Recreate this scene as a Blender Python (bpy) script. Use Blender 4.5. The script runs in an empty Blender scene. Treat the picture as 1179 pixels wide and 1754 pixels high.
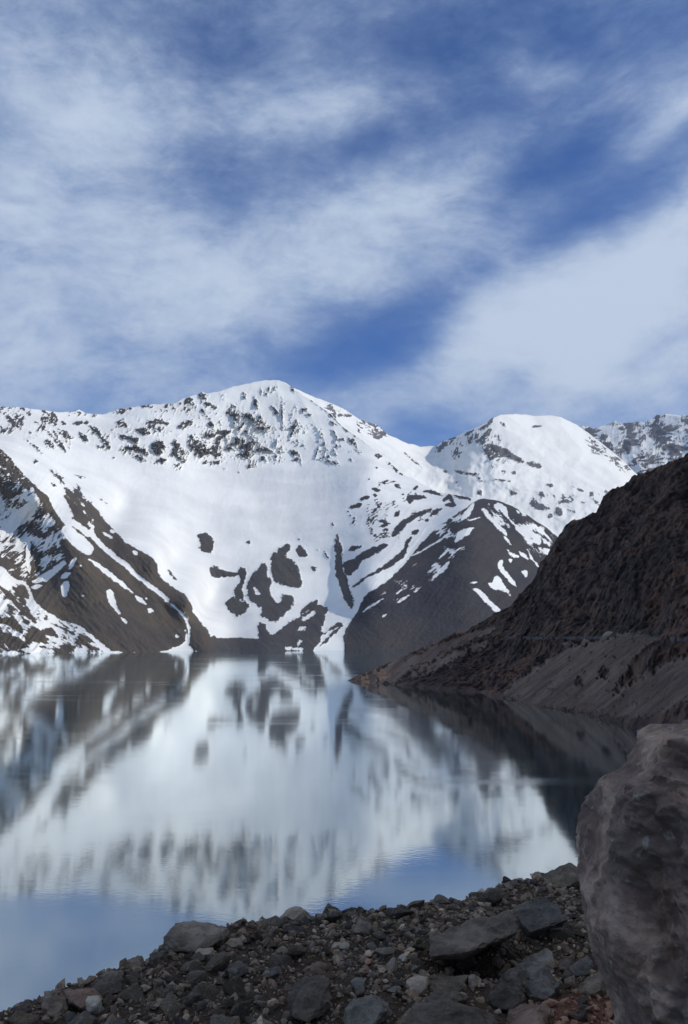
import bpy, bmesh, math, random
import numpy as np
from mathutils import Vector
R = math.radians

# ------------------------------------------------------------------ camera, sky, sun, exposure
sc = bpy.context.scene
CX, CY, FPX, PITCH, EYE = 589.5, 877.0, 1519.0, R(7.98), 30.0
cP, sP = math.cos(PITCH), math.sin(PITCH)
cam_d = bpy.data.cameras.new("camera"); cam = bpy.data.objects.new("camera", cam_d)
sc.collection.objects.link(cam); sc.camera = cam
cam.location = (0, 0, EYE); cam.rotation_euler = (math.pi/2 + PITCH, 0, 0)
cam_d.sensor_fit = 'VERTICAL'; cam_d.sensor_height = 24.0
cam_d.lens = 24.0*FPX/1754.0
cam_d.clip_start = 0.1; cam_d.clip_end = 40000
sc.view_settings.view_transform = 'Standard'; sc.view_settings.look = 'None'
sc.view_settings.gamma = 1.0; sc.view_settings.use_curve_mapping = False
sc.view_settings.exposure = 0.2
SUN_EL, SUN_AZ, SUN_S, SKY_S = R(33), R(97), 2.4, 0.094
sun_d = bpy.data.lights.new("sun", 'SUN'); sun = bpy.data.objects.new("sun", sun_d)
sc.collection.objects.link(sun)
sun_d.energy = SUN_S; sun_d.angle = R(1.5); sun_d.color = (1.0, 0.945, 0.86)
sdir = Vector((math.cos(SUN_EL)*math.sin(SUN_AZ), math.cos(SUN_EL)*math.cos(SUN_AZ), math.sin(SUN_EL)))
sun.rotation_euler = (-sdir).to_track_quat('-Z', 'Y').to_euler()

def angles(px, py):
    """pixel of the photograph -> azimuth and tangent of elevation"""
    a = (np.asarray(px, float)-CX)/FPX; b = (CY-np.asarray(py, float))/FPX
    dx, dy, dz = a, cP-b*sP, sP+b*cP
    return np.arctan2(dx, dy), dz/np.hypot(dx, dy)
def pixel(az, T):
    dx, dy, dz = np.sin(az), np.cos(az), T
    f = dy*cP+dz*sP; u = -dy*sP+dz*cP
    return CX+FPX*dx/f, CY-FPX*u/f
def point(px, py, r):
    az, T = angles(px, py)
    return np.array([r*math.sin(az), r*math.cos(az), EYE+r*T])

# ------------------------------------------------------------------ node helpers
class NT:
    def __init__(s, tree): s.t = tree; s.n = tree.nodes; s.l = tree.links; s.n.clear()
    def node(s, typ, **kw):
        n = s.n.new(typ)
        for k, v in kw.items():
            if k.startswith('i_'):
                s.put(n.inputs[k[2:].replace('_', ' ')], v)
            else: setattr(n, k, v)
        return n
    def put(s, sock, v):
        if hasattr(v, 'is_output') or isinstance(v, bpy.types.NodeSocket): s.l.new(v, sock)
        else: sock.default_value = v
    def math(s, op, a, b=0.0, c=None, clamp=False):
        n = s.n.new('ShaderNodeMath'); n.operation = op; n.use_clamp = clamp
        s.put(n.inputs[0], a); s.put(n.inputs[1], b)
        if c is not None: s.put(n.inputs[2], c)
        return n.outputs[0]
    def noise(s, vec, scale, detail=4, rough=.5, dist=0.0, typ='FBM', lac=2.0):
        n = s.n.new('ShaderNodeTexNoise'); n.noise_type = typ
        s.l.new(vec, n.inputs['Vector'])
        n.inputs['Scale'].default_value = scale; n.inputs['Detail'].default_value = detail
        n.inputs['Roughness'].default_value = rough; n.inputs['Distortion'].default_value = dist
        n.inputs['Lacunarity'].default_value = lac
        return n
    def ramp(s, x, a, b, lo=0.0, hi=1.0, smooth=True):
        n = s.n.new('ShaderNodeMapRange'); n.interpolation_type = 'SMOOTHSTEP' if smooth else 'LINEAR'
        s.put(n.inputs[0], x); n.inputs[1].default_value = a; n.inputs[2].default_value = b
        n.inputs[3].default_value = lo; n.inputs[4].default_value = hi
        return n.outputs[0]
    def mix(s, f, a, b):
        n = s.n.new('ShaderNodeMix'); n.data_type = 'RGBA'
        s.put(n.inputs[0], f)
        for k, v in ((6, a), (7, b)):
            if isinstance(v, (tuple, list)): v = tuple(v)+((1,) if len(v) == 3 else ())
            s.put(n.inputs[k], v)
        return n.outputs[2]
    def mapping(s, vec, loc=(0, 0, 0), rot=(0, 0, 0), scale=(1, 1, 1), typ='POINT'):
        n = s.n.new('ShaderNodeMapping'); n.vector_type = typ
        s.l.new(vec, n.inputs[0]); n.inputs[1].default_value = loc; n.inputs[2].default_value = rot; n.inputs[3].default_value = scale
        return n.outputs[0]

# ------------------------------------------------------------------ world: clear sky with streaky high cloud
world = bpy.data.worlds.new("World"); sc.world = world; world.use_nodes = True
w = NT(world.node_tree)
sky = w.node('ShaderNodeTexSky', sky_type='NISHITA', sun_disc=False)
sky.sun_elevation = SUN_EL; sky.sun_rotation = SUN_AZ; sky.altitude = 2500; sky.air_density = 1.0; sky.dust_density = .6; sky.ozone_density = 3.0
geo = w.node('ShaderNodeTexCoord')
sep = w.node('ShaderNodeSeparateXYZ', i_Vector=geo.outputs['Generated'])
el = w.math('ARCSINE', sep.outputs[2]); az = w.math('ARCTAN2', sep.outputs[0], sep.outputs[1])
comb = w.node('ShaderNodeCombineXYZ', i_X=az, i_Y=el, i_Z=0.0).outputs[0]
# 3D direction noise warps the cloud outlines
warp = w.noise(geo.outputs['Generated'], 5.0, 3, .55)
wv = w.node('ShaderNodeVectorMath', operation='SUBTRACT'); w.l.new(warp.outputs['Color'], wv.inputs[0]); wv.inputs[1].default_value = (.5, .5, .5)
ws = w.node('ShaderNodeVectorMath', operation='SCALE'); w.l.new(wv.outputs[0], ws.inputs[0]); ws.inputs['Scale'].default_value = .065
wa = w.node('ShaderNodeVectorMath', operation='ADD'); w.l.new(comb, wa.inputs[0]); w.l.new(ws.outputs[0], wa.inputs[1])
cv = wa.outputs[0]
CLOUD = [  # px, py, half width, half height, tilt (degrees, up to the right), weight
 (200,195,170,60,0,.42),(545,190,110,40,8,.45),(110,370,280,60,-6,.20),(640,400,230,70,14,.30),(480,500,260,55,8,.24),
 (350,600,220,70,0,.16),(1010,490,200,110,24,.48),(1170,430,130,90,20,.36),(1050,640,300,90,0,.26),(880,570,120,90,10,.25),(620,700,170,40,0,.30),
 (930,112,60,20,-8,.42),(1140,150,70,55,0,.25),(1165,200,60,20,25,.35),(830,265,150,38,20,.22),(480,110,170,50,10,.14),
 (20,200,170,300,0,.20),(120,560,220,110,0,.22),(330,420,160,90,0,.14),(0,640,250,90,0,.16),
 (720,70,270,60,10,-.26),(640,245,130,32,14,-.28),(950,290,110,45,10,-.26),(1110,310,150,42,22,-.32),(1010,375,120,30,15,-.28),(1000,200,60,20,30,.18),(1100,600,90,26,8,-.16),(990,560,60,50,40,.14),(760,640,90,30,25,.18),
 (640,600,110,55,18,-.62),(770,505,85,26,25,-.36),(190,590,80,36,0,-.26),(890,650,50,30,0,-.20),(740,735,70,26,0,-.30),
 (1040,190,170,46,30,-.24),(370,75,80,50,20,-.26),(350,310,120,60,0,-.12),(520,640,60,30,0,-.25),(1080,60,160,50,0,-.12)]
dens = 0.0
first = True
for (px, py, rx, ry, tilt, wt) in CLOUD:
    a_, T_ = angles(px, py)
    m = w.mapping(cv, (float(a_), math.atan(float(T_)), 0), (0, 0, R(tilt)), (rx/FPX*1.2, ry/FPX*1.2, 1.0), 'TEXTURE')
    d = w.node('ShaderNodeVectorMath', operation='DOT_PRODUCT'); w.l.new(m, d.inputs[0]); w.l.new(m, d.inputs[1])
    e = w.math('POWER', 2.71828, w.math('MULTIPLY', d.outputs['Value'], -1.0))
    dens = w.math('MULTIPLY', e, wt) if first else w.math('MULTIPLY_ADD', e, wt, dens)
    first = False
mv = w.mapping(cv, (0, 0, 0), (0, 0, R(-22)), (1.0, 1.75, 1.0))
n1 = w.noise(mv, 4.2, 9, .60, .0); n2 = w.noise(w.mapping(cv, (2, 5, 0), (0, 0, R(-20)), (1, 1.7, 1)), 12, 10, .66, .0)
mv3 = w.mapping(cv, (3, 1, 0), (0, 0, R(-38)), (1.0, 3.0, 1.0)); n3 = w.noise(mv3, 26, 9, .70, .0)
dens = w.math('ADD', dens, w.math('MULTIPLY_ADD', n1.outputs[0], 1.05, -.525+.50))
dens = w.math('ADD', dens, w.math('MULTIPLY_ADD', n2.outputs[0], .50, -.25))
dens = w.math('ADD', dens, w.math('MULTIPLY_ADD', n3.outputs[0], .36, -.18))
dens = w.math('ADD', dens, w.ramp(el, .55, 1.1, 0, .22))  # cloud thickened overhead, mostly out of view, to whiten the ambient light
cov = w.ramp(dens, -.02, 1.22)
tint = w.node('ShaderNodeMix', data_type='RGBA', blend_type='MULTIPLY'); tint.inputs[0].default_value = 1
w.l.new(sky.outputs[0], tint.inputs[6]); tint.inputs[7].default_value = (.36, .68, 1.12, 1)
cloudc = w.mix(w.ramp(w.math('MULTIPLY_ADD', n2.outputs[0], .9, w.math('ADD', dens, -.45)), .25, 1.25), (2.85, 3.95, 6.0), (4.95, 5.85, 7.3))
col = w.mix(cov, tint.outputs[2], cloudc)
bg = w.node('ShaderNodeBackground'); w.l.new(col, bg.inputs[0]); bg.inputs[1].default_value = SKY_S
wo = w.node('ShaderNodeOutputWorld'); w.l.new(bg.outputs[0], wo.inputs[0])
world.cycles.sampling_method = 'MANUAL'; world.cycles.sample_map_resolution = 512

sc.cycles.use_denoising = True
sc.cycles.max_bounces = 6; sc.cycles.diffuse_bounces = 3; sc.cycles.glossy_bounces = 3; sc.cycles.volume_bounces = 0
sc.cycles.sample_clamp_indirect = 4.0

# ------------------------------------------------------------------ numpy noise
_rng = np.random.RandomState(7)
_perm = np.tile(_rng.permutation(256), 2)
_g3 = _rng.normal(size=(256, 3)); _g3 /= np.linalg.norm(_g3, axis=1)[:, None]
def pnoise(x, y, z=0.0):
    x, y, z = np.broadcast_arrays(np.asarray(x, float), np.asarray(y, float), np.asarray(z, float))
    xi, yi, zi = np.floor(x).astype(int), np.floor(y).astype(int), np.floor(z).astype(int)
    xf, yf, zf = x-xi, y-yi, z-zi
    fa = lambda t: t*t*t*(t*(t*6-15)+10)
    u, v, w_ = fa(xf), fa(yf), fa(zf)
    out = 0
    for dx in (0, 1):
        wx = u if dx else 1-u
        for dy in (0, 1):
            wy = v if dy else 1-v
            for dz in (0, 1):
                wz = w_ if dz else 1-w_
                g = _g3[_perm[(_perm[(_perm[(xi+dx) & 255]+yi+dy) & 255]+zi+dz) & 255]]
                out = out+wx*wy*wz*(g[..., 0]*(xf-dx)+g[..., 1]*(yf-dy)+g[..., 2]*(zf-dz))
    return out*1.6
def fbm(x, y, z=0.0, o=4, gain=.5):
    s = 0; a = 1
    for i in range(o):
        s = s+a*pnoise(x*2**i+17*i, y*2**i-9*i, z*2**i+5*i); a *= gain
    return s
def ridged(x, y, z=0.0, o=4, gain=.5):
    s = 0; a = 1; n = 0
    for i in range(o):
        s = s+a*(1-2*np.abs(pnoise(x*2**i+31*i, y*2**i+13*i, z*2**i-7*i))); n += a; a *= gain
    return s/n
def sstep(x, a, b):
    t = np.clip((x-a)/(b-a), 0, 1); return t*t*(3-2*t)

# ------------------------------------------------------------------ mesh helpers
def mesh_from(name, V, F, smooth=True, attrs=None, face_attrs=None):
    me = bpy.data.meshes.new(name)
    V = np.asarray(V, np.float32); F = np.asarray(F, np.int32)
    k = F.shape[1]
    me.vertices.add(len(V)); me.vertices.foreach_set('co', V.ravel())
    me.loops.add(F.size); me.loops.foreach_set('vertex_index', F.ravel())
    me.polygons.add(len(F)); me.polygons.foreach_set('loop_start', np.arange(len(F), dtype=np.int32)*k)
    me.polygons.foreach_set('loop_total', np.full(len(F), k, np.int32))
    me.update(calc_edges=True)
    me.polygons.foreach_set('use_smooth', np.full(len(F), smooth))
    for a, v in (attrs or {}).items():
        at = me.attributes.new(a, 'FLOAT', 'POINT'); at.data.foreach_set('value', np.asarray(v, np.float32).ravel())
    for a, v in (face_attrs or {}).items():
        at = me.attributes.new(a, 'FLOAT', 'FACE'); at.data.foreach_set('value', np.asarray(v, np.float32).ravel())
    return me
def grid_faces(nr, nc):
    i = np.arange(nr-1)[:, None]*nc+np.arange(nc-1)[None, :]
    return np.stack([i, i+1, i+1+nc, i+nc], -1).reshape(-1, 4)
def link(name, me, mat=None, parent=None, **props):
    o = bpy.data.objects.new(name, me); sc.collection.objects.link(o)
    if mat is not None and not len(me.materials): me.materials.append(mat)
    if parent is not None: o.parent = parent
    for k, v in props.items(): o[k] = v
    return o

# ------------------------------------------------------------------ tracing: shapes of rock and snow on the faces
ZO = {1: (0, 630, 2.9475), 2: (300, 630, 2.9475), 3: (560, 680, 2.9475), 4: (800, 680, 3.0237), 0: (0, 0, 1.0)}
def zpts(z, pts):
    ox, oy, s = ZO[z]; p = np.array(pts, float).reshape(-1, 2)
    return p/s+np.array([ox, oy])
def sd_poly(P, x, y):
    """signed distance in pixels, positive inside"""
    d = np.full(x.shape, 1e9); ins = np.zeros(x.shape, bool)
    n = len(P)
    for i in range(n):
        ax, ay = P[i]; bx, by = P[(i+1) % n]
        ex, ey = bx-ax, by-ay; wx, wy = x-ax, y-ay
        t = np.clip((wx*ex+wy*ey)/(ex*ex+ey*ey+1e-9), 0, 1)
        d = np.minimum(d, (wx-ex*t)**2+(wy-ey*t)**2)
        c = ((ay > y) != (by > y)) & (x < ex*(y-ay)/(by-ay+1e-12)+ax)
        ins ^= c
    d = np.sqrt(d); return np.where(ins, d, -d)
def sd_stroke(P, rad, x, y):
    best = np.full(x.shape, -1e9)
    if len(P) == 1: return rad-np.hypot(x-P[0][0], (y-P[0][1])*1.25)
    L = np.hypot(*(P[1:]-P[:-1]).T); tot = L.sum()+1e-6; acc = 0.
    for i in range(len(P)-1):
        ax, ay = P[i]; ex, ey = P[i+1][0]-ax, P[i+1][1]-ay
        t = np.clip(((x-ax)*ex+(y-ay)*ey)/(ex*ex+ey*ey+1e-9), 0, 1)
        q = (acc+t*L[i])/tot; acc += L[i]
        w_ = rad*(.45+.75*np.sin(np.pi*q)**.8)
        best = np.maximum(best, w_-np.sqrt((x-ax-ex*t)**2+(y-ay-ey*t)**2))
    return best
def trace(f, x, y, items, jag=1.0, jdir=(1., 1.)):
    hi_ = sstep(y, 850, 800)
    nx = (.95+.05*hi_)*(.8*pnoise(x/13, y/13, 7.)+fbm(x/8, y/8, 3.3, 4, .65)+.7*pnoise(x/3.1+y/4, y/2.6-x/5, 1.))*jag*1.9
    for (sign, kind, z, rad, pts) in items:
        P = zpts(z, pts); r_ = rad/ZO[z][2]
        if kind == 'p':
            for _ in range(2):
                Q = np.roll(P, -1, 0); P = np.stack([P*.78+Q*.22, P*.22+Q*.78], 1).reshape(-1, 2)
        lo = P.min(0)-r_-12; hi = P.max(0)+r_+12
        m = (x > lo[0]) & (x < hi[0]) & (y > lo[1]) & (y < hi[1])
        if not m.any(): continue
        xx, yy = x[m], y[m]
        sd = sd_poly(P, xx, yy) if kind == 'p' else sd_stroke(P, r_*(1-.15*hi_[m]) if sign > 0 else r_, xx, yy)
        sc_ = 1.0 if (kind == 'p' or r_ > 4) else .8
        sd = np.clip(sd+nx[m]*(sc_ if kind == 'p' else min(1.15, r_/2.6+.25)), -8, 8)
        f[m] = np.maximum(f[m], sd) if sign > 0 else np.minimum(f[m], -sd)
    return f
def zone(f, x, y, z, pts, thr, ang, lx, ly, sign=1, gain=9, seed=0., feather=14):
    """broken rock or snow inside a polygon: ridged noise run along ang"""
    P = zpts(z, pts); lo = P.min(0)-10; hi = P.max(0)+10
    m = (x > lo[0]) & (x < hi[0]) & (y > lo[1]) & (y < hi[1])
    if not m.any(): return f
    xx, yy = x[m], y[m]; sd = sd_poly(P, xx, yy)
    c, s = math.cos(R(ang)), math.sin(R(ang))
    a = (xx*c-yy*s)/lx; b = (xx*s+yy*c)/ly
    n = ridged(a+seed, b-seed, seed, 4, .62)*.7+.5*fbm(xx/26+seed, yy/26, seed, 2)
    v = np.clip((n-thr)*gain+np.minimum(0, sd-feather)*.35, -8, 8)
    f[m] = np.maximum(f[m], v) if sign > 0 else np.minimum(f[m], -v)
    return f
def rbf(ctrl, x, y, c=18.0):
    A = np.array(ctrl, float); X = A[:, :2]; n = len(A)
    ph = lambda dx, dy: np.sqrt(dx*dx+dy*dy+c*c)
    M = np.zeros((n+3, n+3)); M[:n, :n] = ph(X[:, None, 0]-X[None, :, 0], X[:, None, 1]-X[None, :, 1])+np.eye(n)*-2.0*0
    M[:n, n] = 1; M[:n, n+1:] = X/1000; M[n, :n] = 1; M[n+1:, :n] = X.T/1000
    s = np.linalg.solve(M, np.concatenate([A[:, 2], [0, 0, 0]]))
    out = s[n]+s[n+1]*x/1000+s[n+2]*y/1000
    for i in range(n): out = out+s[i]*ph(x-X[i, 0], y-X[i, 1])
    return out

def far_layer(name, sil, u0, u1, du, nrow, vbase, ctrl, fieldf, relief, mat, jag=.6, back=900):
    S = np.array(sil, float)
    saz, sT = angles(S[:, 0], S[:, 1])
    a0, _ = angles(u0, 900); a1, _ = angles(u1, 900)
    nc = int((u1-u0)/du)+1
    azc = np.linspace(a0, a1, nc)
    Tt = np.interp(azc, saz, sT)
    uu = azc*FPX
    Tt = Tt+(fbm(uu/14, 3.1, 0, 4, .6)*jag*1.8)/FPX
    _, Tb = angles(CX+np.tan(azc)*FPX, np.full(nc, vbase))
    s = np.linspace(0, 1, nrow)[:, None]
    T = Tb[None, :]+(Tt-Tb)[None, :]*s
    AZ = np.broadcast_to(azc, T.shape)
    PX, PY = pixel(AZ, T)
    rr = rbf(ctrl, PX, PY)
    f = fieldf(PX, PY)
    rr = rr+relief(PX, PY, f)*(.35+.65*np.minimum(1, (1-s)*6))
    X = rr*np.sin(AZ); Y = rr*np.cos(AZ); Z = EYE+rr*T
    # far side of the ridge falls away behind it
    rows = [(np.stack([X, Y, Z], -1))]
    fs = [f]
    top = rows[0][-1]; rt = rr[-1]
    for (dr, dz) in ((60, 25), (200, 110), (500, 330), (back, 900)):
        r2 = rt+dr; z2 = np.maximum(top[:, 2]-dz*(1+.2*pnoise(uu/40, dr*.1)), -20)
        rows.append(np.stack([r2*np.sin(azc), r2*np.cos(azc), z2], -1)[None]); fs.append(f[-1:])
    V = np.concatenate(rows, 0); ff = np.concatenate(fs, 0)
    nr = V.shape[0]
    lf = sstep(PX, 520, 640)
    wq = 5*fbm(PX/50, PY/50, 6.6, 2)
    st = (1-lf)*fbm((PX*.72+PY*.70)/46, (PX*.70-PY*.72+wq)/6, 1.5, 4, .6)+lf*.8*fbm((PX*.75-PY*.66)/46, (PX*.66+PY*.75+wq)/8, 2.5, 4, .6)+.35*fbm(PX/24, PY/24, 3.2, 4)
    st = np.concatenate([st]+[st[-1:]]*4, 0)
    me = mesh_from(name, V.reshape(-1, 3), grid_faces(nr, nc), True, {'rock': ff, 'streak': st})
    return me, PX, PY, nr, nc

# ------------------------------------------------------------------ materials
def mat_new(name):
    m = bpy.data.materials.new(name); m.use_nodes = True
    return m, NT(m.node_tree)
def snow_rock(name, rockA, rockB, rockC, fine=1.35, bump=.8, scale=1.0):
    m, t = mat_new(name)
    at = t.node('ShaderNodeAttribute', attribute_name='rock')
    tc = t.node('ShaderNodeTexCoord').outputs['Object']
    nf = t.noise(tc, .09*scale, 6, .65); nb = t.noise(tc, .004*scale, 5, .6); nc_ = t.noise(tc, .02*scale, 6, .65, .5)
    v = t.math('ADD', at.outputs['Fac'], t.math('MULTIPLY_ADD', nf.outputs[0], 3.6*fine, -1.8*fine))
    k = t.ramp(v, -.55, .55)
    rc = t.mix(t.ramp(nb.outputs[0], .38, .62), rockA, rockB)
    rc = t.mix(t.ramp(nc_.outputs[0], .46, .75, 0, .5), rc, rockC)
    sk = t.node('ShaderNodeAttribute', attribute_name='streak').outputs['Fac']
    rc = t.mix(t.ramp(sk, .0, .7, 0, .4), rc, rockB); rc = t.mix(t.ramp(sk, .0, -.7, 0, .45), rc, rockC)
    sn = t.mix(t.ramp(nb.outputs[0], .36, .64), (.80, .79, .745), (.93, .915, .85))  # grey variation in the snow colour stands in for soft cloud shading
    col = t.mix(k, sn, rc)
    bs = t.node('ShaderNodeBsdfPrincipled'); t.put(bs.inputs['Base Color'], col)
    t.put(bs.inputs['Roughness'], .85); bs.inputs['Specular IOR Level'].default_value = .25
    b1 = t.node('ShaderNodeBump'); b1.inputs['Strength'].default_value = 1.0
    h = t.math('ADD', t.math('MULTIPLY', nf.outputs[0], t.math('MULTIPLY_ADD', k, bump, bump*.06)), t.math('MULTIPLY', nc_.outputs[0], t.math('MULTIPLY_ADD', k, bump*2.5, bump*.5)))
    h = t.math('ADD', h, t.math('MULTIPLY', k, -2.0))
    b1.inputs['Distance'].default_value = 1.0; t.put(b1.inputs['Height'], h)
    t.l.new(b1.outputs[0], bs.inputs['Normal'])
    o = t.node('ShaderNodeOutputMaterial'); t.l.new(bs.outputs[0], o.inputs[0])
    return m
MAT_MAIN = snow_rock('snow_and_scree', (.066, .060, .060), (.084, .074, .068), (.052, .048, .050))
MAT_DARK = snow_rock('snow_and_dark_shale', (.038, .036, .042), (.056, .048, .045), (.028, .029, .036))
MAT_SPUR = snow_rock('snow_and_brown_scree', (.078, .064, .052), (.108, .084, .058), (.046, .043, .043))
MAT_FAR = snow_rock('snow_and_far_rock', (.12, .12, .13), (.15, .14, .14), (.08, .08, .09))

# ------------------------------------------------------------------ main mountain, left spur and right spur: one massif cut into three pieces along its gullies
SIL_C = [(-400,640),(-200,668),(-80,690),(0,696),(37,698),(72,702),(98,706),(129,705),(136,701),(146,708),(176,710),(203,701),(224,698),(254,693),(299,691),(316,681),(339,675),(346,671),(353,674),(373,671),(400,662),(425,657),(453,651),(476,651),(490,656),(503,665),(534,686),(565,708),(592,735),(632,762),(661,785),(685,809),(713,822),(750,843),(770,846),(797,851),(831,854),(855,858),(880,868),(899,880),(937,904),(960,924),(1000,952),(1100,990),(1300,1060)]
CT_C = [(-400,1117,1750),(-150,1117,1750),(0,1118,1700),(190,1117,1720),(330,1115,1850),(450,1115,1850),(600,1114,1900),(700,1113,1950),(850,1113,2000),(1100,1113,2000),(1300,1113,2000),
 (-400,640,3100),(-150,690,3300),(0,697,3500),(100,705,3700),(180,710,3850),(300,690,4000),(400,662,4150),(460,652,4250),(530,686,4150),(592,735,4000),(660,785,3750),(770,846,3350),(831,855,3150),(900,880,3080),(960,924,3050),(1100,990,2950),(1300,1060,2700),
 (430,850,3300),(300,850,3080),(200,850,2900),(130,800,2950),(430,950,2780),(430,1050,2250),(530,1050,2250),(560,850,3280),(640,800,3500),(330,950,2680),(400,760,3800),(250,760,3500),(520,760,3850),
 (575,900,2980),(588,980,2560),(602,1050,2200),(640,960,2470),(622,1000,2280),(660,870,3030),(700,950,2560),(720,1020,2250),(640,1080,2020),(800,1000,2300),(800,900,2680),(790,870,2950),(900,950,2750),(900,1020,2450),(950,1000,2700),
 (0,790,2500),(64,845,2350),(112,905,2250),(142,955,2130),(170,1020,2000),(190,1080,1840),(100,845,2500),(190,935,2350),(240,985,2220),(300,1050,2050),(325,1080,1950),
 (85,803,2720),(152,864,2530),(210,925,2390),(268,962,2290),(329,1030,2110),(355,1088,1950),(120,790,3000),(200,880,2790),(290,960,2500),(350,1030,2380),(390,1090,2080),
 (0,860,2470),(40,900,2390),(80,960,2240),(40,1000,2120),(100,1060,1950),(0,985,2050),(60,1060,1850),(150,1090,1800),(-150,1000,2000),(-150,820,2450),(-400,900,2200)]
p, s_ = 'p', 's'
IT_SPUR = [
 (1,p,1,0,[-500,200,-200,300,0,405,50,450,110,530,185,600,240,645,330,735,410,800,470,870,520,920,620,1000,700,1070,800,1150,880,1210,935,1270,955,1330,945,1390,830,1440,570,1440,480,1360,400,1300,330,1280,230,1230,170,1170,150,1110,130,1080,60,1060,0,980,-500,1000]),
 (1,p,1,0,[320,610,380,640,430,680,480,700,520,760,570,810,630,880,700,920,760,950,795,990,800,1050,860,1100,920,1130,970,1190,975,1230,1020,1290,1060,1340,1065,1365,1300,1362,1440,1384,1440,1450,950,1450,965,1300,950,1250,880,1190,800,1120,720,1060,650,1000,560,930,480,850,470,790,440,740,400,700,340,650]),
 (-1,p,1,0,[240,650,290,680,330,730,390,790,460,850,450,860,400,820,350,790,330,800,290,740]),
 (1,s_,1,14,[330,650,370,700,400,760,450,810]),(1,s_,1,9,[320,600,400,660,440,690]),
 (-1,p,1,0,[320,800,350,790,420,850,480,910,460,950,420,940,380,910,330,860,310,820]),
 (-1,s_,1,7,[250,655,330,740,400,800,480,860,560,930,610,965]),(-1,s_,1,9,[610,965,650,1000,665,1020]),(-1,s_,1,5,[650,1015,750,1090,850,1170,900,1210]),
 (-1,s_,1,4,[900,1210,945,1265,962,1320]),(-1,s_,1,10,[940,1330,948,1380,920,1410,850,1430]),
 (1,s_,1,6,[860,1175,920,1225,955,1270,968,1330,962,1380]),
 (-1,s_,1,8,[390,650,440,700,465,760,470,810]),(-1,s_,1,6,[520,830,570,860]),(-1,s_,1,8,[675,925,695,945]),(-1,s_,1,7,[555,820,580,830]),
 (-1,s_,1,10,[450,965,500,1000,560,1045,620,1095,670,1135]),
 (-1,p,1,0,[535,1130,560,1118,580,1150,585,1190,615,1240,600,1250,570,1210,545,1170]),(-1,s_,1,7,[615,1265,645,1290]),
 (-1,s_,1,9,[685,1155,735,1190]),(-1,s_,1,9,[750,1220,775,1230]),(-1,p,1,0,[318,1080,345,1070,352,1110,335,1160,312,1155,308,1110]),
 (-1,s_,1,12,[310,1060,350,1035]),(-1,s_,1,8,[350,1015,380,965]),(-1,s_,1,6,[410,1000]),(-1,s_,1,5,[420,1150]),(-1,s_,1,8,[895,1355]),(-1,s_,1,5,[740,1165]),
 (-1,s_,1,9,[130,830,145,900,140,970,150,1040]),(-1,s_,1,10,[270,830,240,880,215,940]),
 (-1,p,1,0,[0,780,60,740,130,690,190,640,205,690,150,760,80,820,30,860,0,880]),
 (-1,s_,1,16,[170,1080,230,1060,280,1020,325,985]),(-1,s_,1,9,[160,1110,210,1100]),
 (-1,p,1,0,[-500,1000,0,985,60,1060,130,1085,165,1150,170,1190,240,1250,330,1290,400,1310,450,1350,575,1440,300,1440,0,1440,-500,1450]),
 (1,s_,1,12,[0,1105,60,1160,130,1240,180,1285]),(1,s_,1,20,[0,1275,60,1280,110,1330]),(1,p,1,0,[0,1350,60,1345,130,1385,140,1412,60,1435,20,1390]),
 (1,s_,1,13,[190,1340,260,1325,285,1355]),(1,s_,1,9,[300,1405,380,1412]),(1,s_,1,6,[200,1405,260,1420]),(1,s_,1,7,[420,1395,500,1425]),(1,s_,1,5,[260,1290,330,1320,380,1345]),
 (1,s_,1,8,[575,1380,580,1430]),
]
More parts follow.
